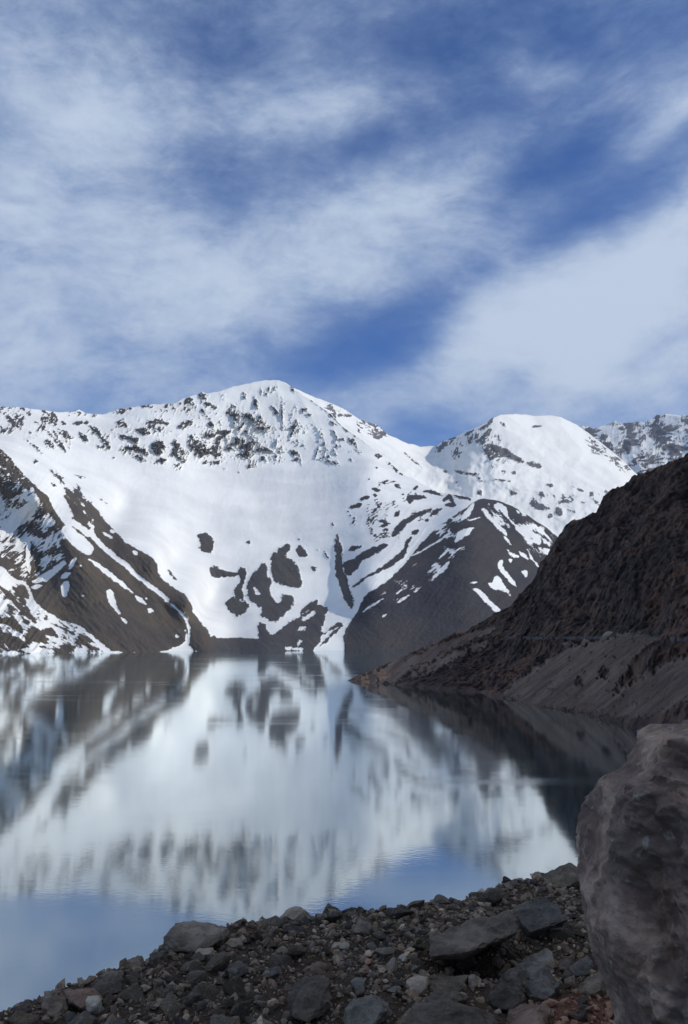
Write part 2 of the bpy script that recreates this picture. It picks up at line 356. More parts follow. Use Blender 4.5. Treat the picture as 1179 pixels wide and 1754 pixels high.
IT_CLIFF = [
 (1,s_,1,10,[15,230,60,270,110,310]),(1,s_,1,9,[90,245,130,260]),(1,s_,1,7,[110,205,155,240]),(1,s_,1,5,[120,350,215,430]),(1,s_,1,8,[215,215,245,240]),
 (1,s_,1,6,[180,275,240,320,290,370,340,430]),(1,s_,1,9,[250,260,290,290]),(1,s_,1,15,[230,370,270,400]),(1,s_,1,10,[260,230,290,245]),(1,s_,1,11,[300,310,330,340,375,352]),(1,s_,1,8,[380,215,410,230]),
 (1,s_,1,8,[365,280,440,280,490,320,510,350]),(1,s_,1,12,[510,355,545,395]),(1,s_,1,10,[405,330,445,370]),(1,s_,1,10,[500,400,550,402]),(1,s_,1,8,[310,270,330,285]),(1,s_,1,5,[270,320,320,400]),
 (1,s_,1,20,[600,275,640,290]),(1,s_,1,8,[570,310]),(1,s_,1,14,[610,345,640,350]),(1,s_,1,13,[655,355,700,375]),(1,s_,1,12,[640,400,720,412,745,432]),(1,s_,1,11,[690,445,720,460]),(1,s_,1,20,[705,312,745,330]),
 (1,s_,1,13,[745,275,790,270,850,285]),(1,s_,1,18,[775,385,825,395]),(1,s_,1,14,[770,410,820,425]),(1,s_,1,9,[800,465,830,470]),(1,s_,1,7,[600,215,660,205]),(1,s_,1,6,[700,190,770,195]),
 (1,s_,1,15,[880,365,900,400,880,430,930,475]),(1,s_,1,16,[905,300,940,285,975,260]),(1,s_,1,17,[930,172,975,172]),(1,s_,1,14,[1010,138,1030,155]),(1,s_,1,8,[1040,180,1060,190,1100,215]),(1,s_,1,14,[990,365,1000,380]),
 (1,s_,1,14,[1020,412,1075,425,1100,375,1140,320]),(1,s_,1,9,[1030,482,1130,472]),(1,s_,1,13,[1070,300,1058,262]),(1,s_,1,9,[1020,210,1060,260]),
 (1,s_,1,10,[180,460,190,480]),(1,s_,1,10,[255,515,305,560,330,600]),(1,s_,1,10,[270,590]),(1,s_,1,5,[380,540,440,560]),(1,s_,1,4,[495,655,545,690]),(1,s_,1,5,[575,455]),(1,s_,1,5,[97,400]),(1,s_,1,4,[850,1020,890,1070]),
 (1,p,1,0,[1000,840,1030,830,1060,845,1085,880,1065,940,1040,935,1000,910,1015,890,1005,860]),
 (1,p,2,0,[170,1020,200,990,220,1010,270,1030,320,1040,310,1055,250,1055,200,1055,178,1040]),
 (1,p,2,0,[320,1010,350,1010,365,1040,350,1080,340,1120,345,1150,350,1180,320,1160,300,1140,300,1110,330,1080,320,1040]),
 (1,p,2,0,[250,1190,290,1150,350,1180,390,1190,320,1260,290,1240,260,1215]),
 (1,p,2,0,[360,1100,380,1050,430,1000,460,985,465,1040,490,1080,480,1120,490,1160,530,1190,540,1140,570,1150,605,1160,590,1210,520,1285,470,1280,430,1250,450,1220,410,1200,360,1160]),
 (1,p,2,0,[480,960,500,930,545,905,560,880,590,890,570,930,550,950,590,960,620,1000,640,1060,630,1125,600,1110,550,1100,520,1090,490,1060]),
 (1,p,2,0,[610,900,640,900,670,940,660,965,620,950]),(1,p,2,0,[685,990,715,1010,710,1030,690,1020]),(1,s_,2,6,[755,935,770,955]),(1,s_,2,5,[720,918]),(1,s_,2,7,[372,882]),(1,s_,2,5,[625,866]),
 (-1,s_,2,8,[405,1108,410,1140]),(-1,s_,2,5,[405,1140,430,1140]),(-1,s_,2,11,[495,1090,500,1140,520,1185]),(-1,s_,2,9,[550,1105,580,1125,620,1135]),
 (1,p,2,0,[410,1290,430,1280,460,1310,480,1350,520,1330,570,1290,600,1270,640,1250,700,1190,745,1195,770,1220,760,1270,740,1320,750,1350,720,1400,700,1440,430,1440,425,1350]),
 (1,p,2,0,[630,1230,670,1200,720,1165,725,1190,680,1230,640,1245]),
 (-1,p,2,0,[625,1272,680,1238,722,1220,700,1252,650,1285]),(-1,p,2,0,[610,1332,640,1305,665,1305,650,1325]),(-1,p,2,0,[610,1388,640,1370,650,1385,620,1402]),
 (-1,s_,2,7,[340,1420,480,1416,560,1414,640,1420]),(-1,s_,2,4,[300,640+800,300,1441]),
 (1,s_,2,5,[740,1350,800,1312,860,1280]),(1,s_,2,6,[740,1400,800,1340,845,1300]),(-1,s_,2,7,[720,1425,850,1415]),
 (1,p,2,0,[150,1370,205,1345,210,1368,330,1370,430,1385,430,1440,60,1440]),
 # cliffs below the summit
 (1,s_,2,12,[285,190,270,220,310,255,305,285]),(1,s_,2,12,[345,235,395,262]),(1,s_,2,11,[205,330,280,320]),(1,s_,2,10,[165,350,200,335]),(1,s_,2,9,[310,350,325,380]),(1,s_,2,15,[180,430,230,440]),(1,s_,2,12,[200,385,205,400]),(1,s_,2,10,[265,400,290,410]),
 (1,s_,2,10,[135,485,220,472]),(1,s_,2,9,[320,440,365,438]),(1,s_,2,7,[285,450]),(1,s_,2,10,[390,422,450,408,480,420]),(1,s_,2,9,[435,450,460,465]),(1,s_,2,8,[365,495,390,495]),(1,s_,2,6,[430,298,460,312]),(1,s_,2,8,[342,120,352,150]),
 (1,s_,2,8,[400,150,415,200]),(1,s_,2,6,[460,132,480,92]),(1,s_,2,7,[490,200,520,230]),(1,s_,2,4,[540,190,546,310]),(1,s_,2,5,[250,512]),(1,s_,2,5,[320,520,335,535]),
 (1,p,2,0,[815,830,830,860,845,920,840,1000,870,1070,890,1130,905,1200,895,1230,860,1180,840,1110,815,1060,805,1000,815,950,800,900]),(1,s_,2,6,[795,790,790,800]),
 (1,s_,2,5,[800,320,820,360,850,360]),(1,s_,2,7,[875,352,910,385,928,430]),(1,s_,2,7,[780,272,820,285]),(1,s_,2,4,[690,165,780,230,860,310,980,390]),(1,s_,2,7,[680,238]),(1,s_,2,8,[635,205,660,210]),(1,s_,2,11,[590,430,610,430]),(1,s_,2,8,[595,465,620,468]),
 (1,s_,2,6,[600,372]),(1,s_,2,7,[650,322]),(1,s_,2,5,[755,378,735,400]),(1,s_,2,4,[730,400,700,460]),(1,s_,2,9,[810,475]),(1,s_,2,6,[778,447]),(1,s_,2,6,[885,462]),(1,s_,2,5,[590,100,605,125]),(1,s_,2,4,[620,260,575,370]),(1,s_,2,5,[760,405]),
 (1,s_,2,10,[1010,442,1050,450]),(1,s_,2,7,[1070,482,1100,490]),(1,s_,2,7,[1105,505,1148,540]),
]
IT_DARK = [
 (1,p,2,0,[890,980,950,930,1010,900,1070,885,1070,905,1000,950,920,985]),(1,p,2,0,[850,1040,860,990,890,970,930,960,900,1010,880,1050]),(1,p,2,0,[870,925,900,905,940,900,930,915,880,930]),
 (1,p,3,0,[80,1200,110,1140,160,1080,180,1010,260,960,340,900,430,800,470,740,560,660,640,600,700,560,740,530,800,505,870,510,930,535,1000,575,1060,620,1110,650,1140,690,1179,710,1700,900,1700,1500,640,1450,90,1330,85,1240]),
 (-1,p,3,0,[678,605,720,550,755,528,740,560,712,610,680,622]),(-1,p,3,0,[660,680,700,662,755,652,720,690,690,712,638,748]),(-1,s_,3,4,[620,690,540,742,470,782,430,802]),(-1,s_,3,3.5,[620,770,565,815]),
 (-1,p,3,0,[628,822,605,870,562,905,518,932,560,880,595,842]),(-1,s_,3,3,[400,955,345,1000]),(-1,s_,3,3,[480,955,445,985]),(-1,s_,3,4,[415,1000,370,1035]),(-1,s_,3,4.5,[285,1018,180,1085]),(-1,s_,3,4,[303,1095,280,1110]),(-1,s_,3,4,[715,940,760,935]),
 (-1,s_,3,4,[780,605,720,625]),
 (-1,p,3,0,[730,963,762,963,800,1000,850,1050,884,1085,870,1097,820,1060,770,1000]),(-1,p,3,0,[813,940,840,932,848,900,872,903,892,940,932,1000,925,1008,890,972,860,977,825,957]),
 (-1,p,3,0,[858,850,868,825,892,822,886,860,920,900,960,950,962,967,920,932,880,890]),(-1,p,3,0,[980,878,1012,878,1014,908,998,905]),(-1,p,3,0,[903,762,940,790,972,800,965,817,930,805]),(-1,s_,3,9,[928,825]),(-1,p,3,0,[968,778,1000,790,1022,822,990,812]),
 (-1,s_,3,4,[1015,770,1030,810,1080,870]),
 (-1,p,3,0,[840,540,870,532,910,560,915,600,940,640,980,640,1030,680,1080,700,1085,745,1050,742,1000,700,960,660,920,620,890,590,850,570]),
 (-1,p,3,0,[780,560,800,560,830,600,870,640,905,680,908,705,870,670,820,620,785,580]),(-1,p,3,0,[1085,758,1130,768,1137,792,1108,802]),(-1,p,3,0,[1088,708,1132,738,1125,752,1095,737]),(-1,s_,3,5,[895,705,930,745]),(-1,s_,3,6,[1045,938]),
 (1,s_,3,4,[960,640,1000,670,1040,720]),(1,s_,3,4,[870,570,900,610]),(1,s_,3,5,[930,600,1000,640]),(1,s_,3,4,[830,590,850,600]),
 (1,p,3,0,[408,500,440,490,500,498,505,513,440,520,418,548,403,520]),(1,p,3,0,[428,467,455,446,462,455,440,472]),(1,p,3,0,[475,478,520,463,575,490,572,502,520,487]),
 (1,s_,3,12,[590,522,620,502,640,535]),(1,s_,3,11,[605,545,650,548]),(1,s_,3,9,[520,600,545,580,580,565]),(1,s_,3,8,[505,620]),(1,s_,3,10,[345,600,365,582]),(1,s_,3,6,[268,628,300,632]),(1,s_,3,8,[270,655,320,640]),(1,s_,3,7,[280,675,310,665]),
 (1,p,3,0,[320,712,340,655,400,610,460,578,545,560,500,592,430,622,385,665,350,702]),(1,s_,3,13,[430,690,458,675]),(1,s_,3,8,[400,745,430,705]),
 (1,p,3,0,[300,842,380,772,405,738,415,745,400,792,350,842,230,902,118,975,130,950,220,890]),
 (1,p,3,0,[80,835,130,820,200,770,300,738,312,750,240,790,170,832,160,862,110,912,88,862]),(1,s_,3,10,[110,772,170,755]),(1,s_,3,8,[640,492,700,510,725,518]),
 (-1,s_,3,4,[120,1000,200,920,330,870]),
 (1,s_,2,8,[885,705,940,690]),(1,s_,2,9,[935,662,980,650]),(1,s_,2,10,[1000,612,1030,620]),(1,s_,2,9,[1050,578,1110,575]),(1,s_,2,7,[1110,590,1140,605]),(1,s_,2,7,[905,760]),(1,s_,2,6,[885,745]),(1,s_,2,5,[875,725]),(1,s_,2,5,[975,565,995,550]),
 (1,s_,2,8,[1000,640,1020,645]),(1,s_,2,6,[975,690]),(1,s_,2,5,[1020,730]),(1,s_,2,4,[965,715,975,705]),(1,s_,2,5,[1150,640]),(1,s_,2,5,[1020,505]),
]
def field_C(x, y):
    f = np.full(x.shape, -8.0)
    f = zone(f, x, y, 0, [-420,620,0,690,180,705,300,688,400,690,480,740,430,790,340,806,300,800,250,790,180,775,60,750,0,735,-420,700], .57, 60, 15, 6, 1, 12, 1.7, 4)
    f = zone(f, x, y, 0, [330,680,400,668,470,660,500,700,620,770,600,800,540,790,450,800,360,800], .67, 75, 14, 6, 1, 12, 4.1, 4)
    f = zone(f, x, y, 0, [610,860,640,810,720,830,790,855,720,900,660,930,600,900], .62, 35, 16, 5, 1, 10, 7.9, 4)
    f = trace(f, x, y, IT_CLIFF, 1.5)
    f = trace(f, x, y, IT_SPUR, .8)
    # streaks of snow on the left flank of the near spur
    f = zone(f, x, y, 1, [-500,620,0,590,100,590,190,620,230,700,280,760,320,830,320,960,260,1050,140,1070,60,1050,0,970,-500,980], .40, 38, 26, 5, -1, 9, 2.2, 5)
    f = zone(f, x, y, 1, [-500,620,0,600,60,590,180,610,140,700,60,760,0,780,-500,790], .46, 60, 12, 6, -1, 9, 3.2, 3)
    f = zone(f, x, y, 1, [-500,1060,0,1040,60,1080,130,1110,170,1200,330,1290,450,1360,540,1430,0,1440,-500,1440], .40, -32, 22, 5, 1, 10, 5.5, 3)
    f = zone(f, x, y, 1, [270,500,330,560,420,650,480,720,470,800,380,760,330,660], .40, -50, 20, 6, 1, 9, 6.5, 3)
    f = trace(f, x, y, IT_DARK, .8)
    f = zone(f, x, y, 3, [790,530,900,540,1000,590,1130,690,1150,800,1080,790,960,680,860,650], .42, -50, 22, 6, -1, 9, 8.5, 4)
    f = zone(f, x, y, 3, [560,590,700,560,700,640,640,720,560,690], .45, 35, 18, 5, -1, 9, 9.5, 4)
    f = zone(f, x, y, 3, [180,1060,430,835,640,640,720,590,760,700,520,950,250,1140], .70, 36, 34, 4.5, -1, 9, 3.9, 5)
    f = trace(f, x, y, [(1,s_,3,6,[1140,690,1060,620,1000,575,930,535,870,512,800,505])], .5)
    br = ridged((x*.9-y*.42)/9, (x*.42+y*.9)/4.2, 6.2, 3, .6)*.8+.4*pnoise(x/3., y/3., 4.)
    br = (br-.20)*13+sstep(y, 820, 860)*16
    f = np.minimum(f, np.clip(br, -8, 8))
    return f
def relief_C(x, y, f):
    rocky = sstep(f, -3, 3)
    c, s = .8, .6
    big = ridged(x/95, y/150, .5, 4, .5)*55
    rib = ridged(x/26+y/120, y/90, 1.5, 4, .55)
    cl = sstep(y, 830, 760)*(.05+.70*rocky)
    low = sstep(y, 820, 900)
    leftm = sstep(x, 120, 60)
    dm = sstep(x, 600, 660)
    # gullies run down both spurs
    a = ridged((x*.8+y*.6)/14, (x*.6-y*.8)/70, 4.5, 4, .55)
    b = ridged((x*.75-y*.66)/16, (x*.66+y*.75)/90, 5.5, 4, .55)
    hi = sstep(y, 830, 780)
    g = -(rib*50*cl)-a*5*dm*low-b*9*(1-dm)*low*rocky*(1-leftm)-a*20*leftm*sstep(y, 780, 860)
    fine = fbm(x/6, y/6, 9.1, 3, .6)*(1+2.2*rocky+5*rocky*hi)
    fl = sstep(y, 800, 740)*sstep(x, 330, 400)*sstep(x, 700, 620)
    big = big*(1-.6*fl)+ridged((x-468)/(y-560)*4.6, y/260, 7.7, 2, .4)*58*fl
    return -big*(.22+.78*cl)*(1-.45*low)+g+fine*.6+fbm(x/70, y/50, 2.2, 2)*12-rocky*3
me, PX, PY, nr, nc = far_layer('massif', SIL_C, -400, 1300, 1.45, 370, 1136, CT_C, field_C, relief_C, MAT_MAIN)
# split the massif by face into three mountains that keep their shared normals
def split_mesh(me, PX, PY, nr, nc, parts):
    n = len(me.vertices); co = np.empty(n*3, np.float32); me.vertices.foreach_get('co', co); co = co.reshape(-1, 3)
    no = np.empty(n*3, np.float32); me.vertices.foreach_get('normal', no); no = no.reshape(-1, 3)
    at = np.empty(n, np.float32); me.attributes['rock'].data.foreach_get('value', at)
    a2 = np.empty(n, np.float32); me.attributes['streak'].data.foreach_get('value', a2)
    F = grid_faces(nr, nc); k = PX.shape[0]
    row, colm = np.divmod(F[:, 0], nc); row = np.minimum(row, k-1)
    fx, fy = PX[row, colm], PY[row, colm]
    lab = np.zeros(len(F), int)
    for i, (nm, poly, mat, props) in enumerate(parts):
        if poly is not None: lab[sd_poly(np.array(poly, float).reshape(-1, 2), fx, fy) > 0] = i
    out = []
    for i, (nm, poly, mat, props) in enumerate(parts):
        G = F[lab == i]; used, inv = np.unique(G, return_inverse=True)
        m2 = mesh_from(nm, co[used], inv.reshape(-1, 4), True, {'rock': at[used], 'streak': a2[used]})
        m2.normals_split_custom_set_from_vertices([tuple(v) for v in no[used].tolist()])
        out.append(link(nm, m2, mat, **props))
    return out
split_mesh(me, PX, PY, nr, nc, [
 ('snowy_mountain', None, MAT_MAIN, dict(kind='structure', label='broad snow covered mountain with rocky cliffs under its rounded summit across the lake')),
 ('mountain_spur', [-500,735,0,772,34,790,84,800,125,850,165,868,205,920,240,945,272,960,278,990,312,1012,332,1036,335,1050,352,1078,365,1092,365,1300,-500,1300], MAT_SPUR, dict(kind='structure', label='brown scree spur streaked with snow on the left of the snowy bowl')),
 ('mountain_spur.001', [574,800,640,800,700,828,760,845,800,845,831,800,1400,800,1400,1300,588,1300,588,1105,600,1075,606,1040,592,1000,583,960,576,900], MAT_DARK, dict(kind='structure', label='dark pointed scree spur with thin snow streaks right of the snowy bowl'))])
bpy.data.meshes.remove(me)

# ------------------------------------------------------------------ the snow peak behind on the right, and the craggy range farther off
SIL_B = [(380,640),(440,672),(476,668),(503,664),(531,677),(551,684),(588,699),(615,718),(646,728),(666,745),(700,760),(709,761),(719,765),(747,764),(757,756),(777,749),(795,740),(811,734),(830,725),(842,717),(858,710),(886,709),(920,712),(940,711),(960,714),(985,726),(1005,739),(1031,759),(1064,786),(1091,812),(1179,880),(1400,960)]
SIL_B[0] = (380,720); SIL_B[1] = (450,690)
CT_B = [(476,660,4350),(380,720,4200),(531,677,4480),(600,710,4800),(650,735,5000),(709,761,5250),(747,764,5350),(790,745,5100),(842,717,5120),(886,709,5400),(960,714,5850),(1031,759,6200),(1091,812,6400),(1179,880,6600),(1400,960,6600),
 (560,740,4250),(620,770,4380),(665,800,4400),(720,830,4550),(770,850,4600),(830,850,4560),(900,870,4600),(960,920,4500),(1050,850,5300),(900,800,4950),(800,800,4820),(850,765,4950),(960,780,5400),(600,900,3900),(800,950,4100),(1000,1000,4000),(400,900,3900),(1300,1050,4300),(1000,1100,3600),(500,1100,3500)]
IT_B = [
 (1,s_,3,13,[562,275,590,242,610,240]),(1,s_,3,10,[640,285,665,250]),(1,s_,3,10,[715,240,738,195]),(1,s_,3,9,[760,165,800,150,830,120,836,98]),(1,s_,3,14,[785,240,800,195,830,165]),(1,s_,3,6,[740,165,700,195]),(1,s_,3,5,[620,215,660,205]),
 (1,p,3,0,[780,240,830,235,890,250,940,290,990,310,1000,335,960,330,900,300,850,308,820,320,800,280]),(1,p,3,0,[1000,328,1050,325,1090,345,1085,365,1040,358]),(1,s_,3,9,[600,375]),(1,s_,3,6,[650,372,700,385,770,390]),(1,s_,3,6,[760,400,785,425]),
 (1,s_,3,9,[825,352,845,352]),(1,s_,3,7,[885,375,900,380]),(1,s_,3,8,[930,380,955,384]),(1,s_,3,4,[845,415,930,425]),(1,s_,3,11,[930,480,955,488]),(1,s_,3,11,[765,470,780,495]),(1,s_,3,6,[655,432]),(1,s_,3,6,[622,408]),
 (1,p,3,0,[1018,545,1040,505,1062,530,1100,550,1130,558,1130,575,1060,560]),(1,s_,3,9,[1075,480,1095,500]),(1,s_,3,9,[1115,600,1130,605]),(1,s_,3,7,[1115,443,1145,447]),(1,s_,3,8,[880,130,900,150]),(1,s_,3,3.5,[390,280,440,325,500,370]),(1,s_,3,8,[240,160,278,190,258,212]),(1,s_,3,6,[60,92,125,95]),(1,s_,3,5,[200,155]),
 (1,s_,4,11,[345,520,360,570,400,580]),(1,s_,4,9,[425,605,435,620]),(1,s_,4,15,[465,575,485,610]),(1,s_,4,5,[480,540,540,543]),(1,s_,4,5,[550,465,600,488]),(1,s_,4,6,[425,453,450,460]),(1,s_,4,9,[640,490,655,525]),(1,s_,4,6,[660,535,685,560]),(1,s_,4,12,[720,490,735,510]),(1,s_,4,8,[375,492,395,515]),(1,s_,4,4,[590,545,610,547]),(1,s_,4,8,[225,485,250,500]),(1,s_,4,10,[320,335,350,350,390,368]),
 (1,s_,4,5,[520,580,560,600]),(1,s_,4,4,[440,505,460,520]),(1,s_,4,4,[370,95]),(1,s_,4,4,[340,155,390,150]),(1,s_,4,7,[645,235,680,255]),(1,s_,4,6,[190,145,200,155]),
]
def field_B(x, y):
    f = np.full(x.shape, -8.0)
    f = zone(f, x, y, 3, [540,230,740,140,850,90,860,180,900,250,1010,320,900,330,790,320,700,290,560,310], .55, 60, 12, 5, 1, 10, 3.7, 3)
    f = zone(f, x, y, 3, [0,40,120,80,260,140,330,220,300,240,200,170,100,130,0,60], .50, -40, 14, 5, 1, 10, 4.7, 2)
    f = zone(f, x, y, 4, [320,480,520,500,760,470,760,560,600,600,480,650,340,600], .60, -35, 16, 5, 1, 10, 5.7, 3)
    f = zone(f, x, y, 4, [620,190,780,300,900,420,860,440,760,340,640,250], .50, -35, 12, 4, 1, 10, 6.7, 2)
    f = trace(f, x, y, IT_B, .9)
    br = ridged((x*.9-y*.42)/10, (x*.42+y*.9)/4.2, 9.2, 3, .6)*.8+.4*pnoise(x/3., y/3., 8.)
    return np.minimum(f, np.clip((br-.12)*13, -8, 8))
def relief_B(x, y, f):
    rocky = sstep(f, -3, 3)
    return -ridged(x/60, y/45, 11.5, 4, .5)*45-ridged(x/16, y/14, 12.5, 4, .6)*(4+26*rocky)+fbm(x/30, y/30, 13, 3)*18
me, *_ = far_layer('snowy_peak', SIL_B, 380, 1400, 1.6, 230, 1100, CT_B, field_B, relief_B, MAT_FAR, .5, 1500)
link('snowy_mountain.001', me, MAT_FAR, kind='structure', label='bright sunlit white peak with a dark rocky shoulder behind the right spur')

SIL_A = [(850,790),(930,760),(985,735),(998,728),(1018,733),(1036,729),(1045,726),(1055,720),(1064,726),(1084,723),(1107,723),(1118,716),(1124,711),(1144,709),(1165,712),(1179,711),(1240,705),(1330,720),(1600,690)]
CT_A = [(850,790,7600),(998,728,8000),(1100,723,7900),(1179,711,7800),(1330,720,7700),(1600,690,7500),(1100,790,7000),(1000,800,7000),(1250,800,6800),(1000,900,6300),(1300,900,6300),(1600,900,6200),(850,900,6300),(1200,1000,6000)]
def field_A(x, y):
    f = np.full(x.shape, -8.0)
    f = zone(f, x, y, 0, [840,700,1620,650,1620,1000,840,1000], .47, 4, 26, 6, 1, 10, 2.9, 0)
    return zone(f, x, y, 0, [840,700,1620,650,1620,1000,840,1000], .52, 60, 10, 5, 1, 9, 8.9, 0)
def relief_A(x, y, f):
    return -ridged(x/40, y/22, 21.5, 5, .55)*90-sstep(f, -3, 3)*20
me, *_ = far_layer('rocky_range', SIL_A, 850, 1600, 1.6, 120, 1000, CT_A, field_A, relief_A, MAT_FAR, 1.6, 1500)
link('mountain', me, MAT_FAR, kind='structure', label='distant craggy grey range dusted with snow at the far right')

# ------------------------------------------------------------------ dark slope on the right bank, with its track
m, t = mat_new('dark_slope_rock')
tc = t.node('ShaderNodeTexCoord').outputs['Object']
at = t.node('ShaderNodeAttribute', attribute_name='scree')
n1 = t.noise(tc, .03, 6, .62, .4); n5 = t.noise(tc, .022, 6, .6, .6); n2 = t.noise(t.mapping(tc, rot=(0, R(-38), 0), scale=(.55, 1, 1.5)), .15, 9, .70, .3); n3 = t.noise(tc, .012, 4, .55); n4 = t.noise(tc, .55, 6, .75)
rk = t.mix(t.ramp(n1.outputs[0], .43, .58), (0.165, 0.096, 0.064), (0.298, 0.169, 0.104))
rk = t.mix(t.ramp(n3.outputs[0], .50, .64, 0, .55), rk, (0.391, 0.173, 0.092))
rk = t.mix(t.ramp(n2.outputs[0], .49, .60, 0, .8), rk, (0.070, 0.048, 0.037))
rk = t.mix(t.ramp(n2.outputs[0], .36, .24, 0, .5), rk, (0.439, 0.280, 0.187))
rk = t.mix(t.ramp(t.math('ABSOLUTE', t.math('SUBTRACT', n5.outputs[0], .5)), .035, .0, 0, .75), rk, (0.041, 0.032, 0.030))
scm = t.mapping(tc, rot=(0, 0, 0), scale=(0.078, 0.014, 0.011)); sn_ = t.noise(scm, 1.0, 5, .6)
scr = t.mix(t.ramp(sn_.outputs[0], .35, .65), (0.297, 0.183, 0.116), (0.391, 0.251, 0.163))
fan = t.node('ShaderNodeAttribute', attribute_name='fan').outputs['Fac']
scr = t.mix(t.ramp(fan, .0, .6, 0, .55), scr, (0.475, 0.319, 0.217)); scr = t.mix(t.ramp(fan, .0, -.6, 0, .6), scr, (0.178, 0.119, 0.084)); rk = t.mix(t.ramp(fan, .1, .7, 0, .45), rk, (0.237, 0.159, 0.116))
scr = t.mix(t.ramp(n4.outputs[0], .54, .66, 0, .75), scr, (0.109, 0.074, 0.054))
col = t.mix(t.ramp(at.outputs['Fac'], -1.5, 1.5), rk, scr)
bs = t.node('ShaderNodeBsdfPrincipled'); t.put(bs.inputs['Base Color'], col); bs.inputs['Roughness'].default_value = .9; bs.inputs['Specular IOR Level'].default_value = .2
bp = t.node('ShaderNodeBump'); bp.inputs['Distance'].default_value = 1.0
t.put(bp.inputs['Height'], t.math('ADD', t.math('MULTIPLY', n2.outputs[0], 5.5), t.math('MULTIPLY', n4.outputs[0], .5))); t.l.new(bp.outputs[0], bs.inputs['Normal'])
o_ = t.node('ShaderNodeOutputMaterial'); t.l.new(bs.outputs[0], o_.inputs[0]); MAT_SLOPE = m

SIL_G = [(588,1168),(595,1166),(640,1145),(700,1120),(760,1095),(800,1080),(830,1065),(870,1045),(888,1030),(905,1010),(918,990),(925,970),(938,950),(948,932),(957,921),(975,905),(1000,891),(1020,880),(1034,862),(1060,845),(1080,830),(1105,818),(1130,808),(1179,793)]
RT_G = [616,616,610,600,592,586,582,575,573,570,568,566,565,564,563,560,556,552,548,543,538,530,524,508]
WL_G = [(588,1167.5),(595,1166.5),(640,1170),(700,1175),(760,1182),(820,1186),(860,1195),(920,1210),(1000,1222),(1060,1240),(1095,1255),(1140,1275),(1179,1300)]
S = np.array(SIL_G, float); ga, gT = angles(S[:, 0], S[:, 1]); gr = np.array(RT_G, float)
ga = np.append(ga, R(np.array([25, 35, 50, 65, 85, 105, 125, 150]))) if False else np.append(ga, np.radians([25, 35, 50, 65, 85, 105, 125, 150]))
gT = np.append(gT, [.235, .32, .45, .62, .78, .80, .66, .4]); gr = np.append(gr, [480, 430, 390, 360, 340, 340, 340, 340])  # unseen hill beyond the frame, raised to block the sun from the near bank
W = np.array(WL_G, float); wa_, wT = angles(W[:, 0], W[:, 1]); wr = -EYE/wT
wa_ = np.append(wa_, np.radians([25, 35, 50, 65, 85, 105, 125, 150])); wr = np.append(wr, [190, 140, 110, 95, 85, 85, 90, 100])
a_in = np.linspace(ga[0], R(22.5), 470); a_out = np.radians(np.linspace(22.8, 150, 130))
azc = np.concatenate([a_in, a_out])
Tt = np.interp(azc, ga, gT); rt = np.interp(azc, ga, gr); rw = np.interp(azc, wa_, wr)
rw = rw*(1+.006*fbm(azc*60, 2.0, 0, 3)*sstep(azc, ga[0], ga[0]+.03))
zt = EYE+rt*Tt
ss = np.linspace(0, 1, 330)[:, None]
prof = ss
rr = rw+(rt-rw)*prof
zz = zt*(.86*ss+.14*ss*ss)*1.0
Tg = (zz-EYE)/rr
AZ = np.broadcast_to(azc, rr.shape)
PXg, PYg = pixel(AZ, Tg)
# smooth scree fans between the rock ribs
sf = np.full(rr.shape, -8.0)
SCREE = [(1,p,4,0,[170,1530,300,1430,430,1340,560,1265,700,1250,900,1210,1000,1260,900,1330,830,1400,790,1480,760,1560,840,1610,720,1650,560,1620,400,1600,260,1580]),
 (1,p,0,0,[600,1166,700,1122,790,1085,840,1068,850,1078,790,1105,740,1130,700,1150,680,1172]),(1,p,0,0,[1000,1215,1060,1180,1110,1150,1179,1120,1250,1110,1250,1180,1100,1235]),
 (1,s_,0,7,[700,1160,760,1130,830,1100]),(1,s_,4,10,[560,1265,500,1300,430,1350]),
 (-1,s_,4,16,[690,1440,720,1410]),(-1,s_,4,10,[570,1480,600,1460])]
sf = trace(sf, PXg, PYg, SCREE, 3.6)
sf = sf-np.clip((ridged(PXg/22+PYg/40, PYg/26-PXg/50, 3.3, 4, .6)-.74)*60, 0, 9)
wx, wy = rr*np.sin(AZ), rr*np.cos(AZ)
rough = 1-.86*sstep(sf, -2, 3)
amp = sstep(ss, 0, .12)*np.minimum(1, (zt/40))
rot = (wx*.6+wy*.3+zz*1.0)
crag = ridged(wx/95+3, wy/95, zz/60, 3, .5)*13*sstep(zz, 5, 50)+ridged(wx/42+zz/60, wy/42, zz/38, 5, .58)*10+ridged(wx/13, wy/13+zz/20, zz/11, 4, .62)*4.6+fbm(wx/4.2, wy/4.2, zz/4.2, 3, .6)*1.9
disp = crag*rough*amp+fbm(wx/11, wy/11, zz/11, 4, .6)*.9*sstep(fbm(wx/60, wy/60, zz/60, 3), -.3, .3)
bench = sstep(zz, 29.0, 29.9)*(1-sstep(zz, 31.0, 37))
benchm = sstep(PXg, 800, 880)
disp = disp-8.5*rough*amp
disp_r = -disp+bench*3.4*benchm
rr2 = rr+disp_r*.85
zz2 = zz+disp*.35*(1-bench*benchm)
zz2[0] = -.2
top_r = rr2[-1]
Vg = [np.stack([rr2*np.sin(AZ), rr2*np.cos(AZ), zz2], -1)]
low = np.stack([(rr2[0]-9)*np.sin(azc), (rr2[0]-9)*np.cos(azc), np.full(len(azc), -5.)], -1)[None]
backs = [np.stack([(top_r+d)*np.sin(azc), (top_r+d)*np.cos(azc), np.maximum(zz2[-1]*(1-q)-q*20, -20)], -1)[None] for d, q in ((8, .05), (40, .25), (110, .7), (190, 1.0))]
Vg = np.concatenate([low]+Vg+backs, 0); sfa = np.concatenate([sf[:1], sf]+[sf[-1:]]*4, 0)
fn = fbm((PXg*.78-PYg*.62)/80, (PXg*.62+PYg*.78)/6.5, 5.5, 4, .6)
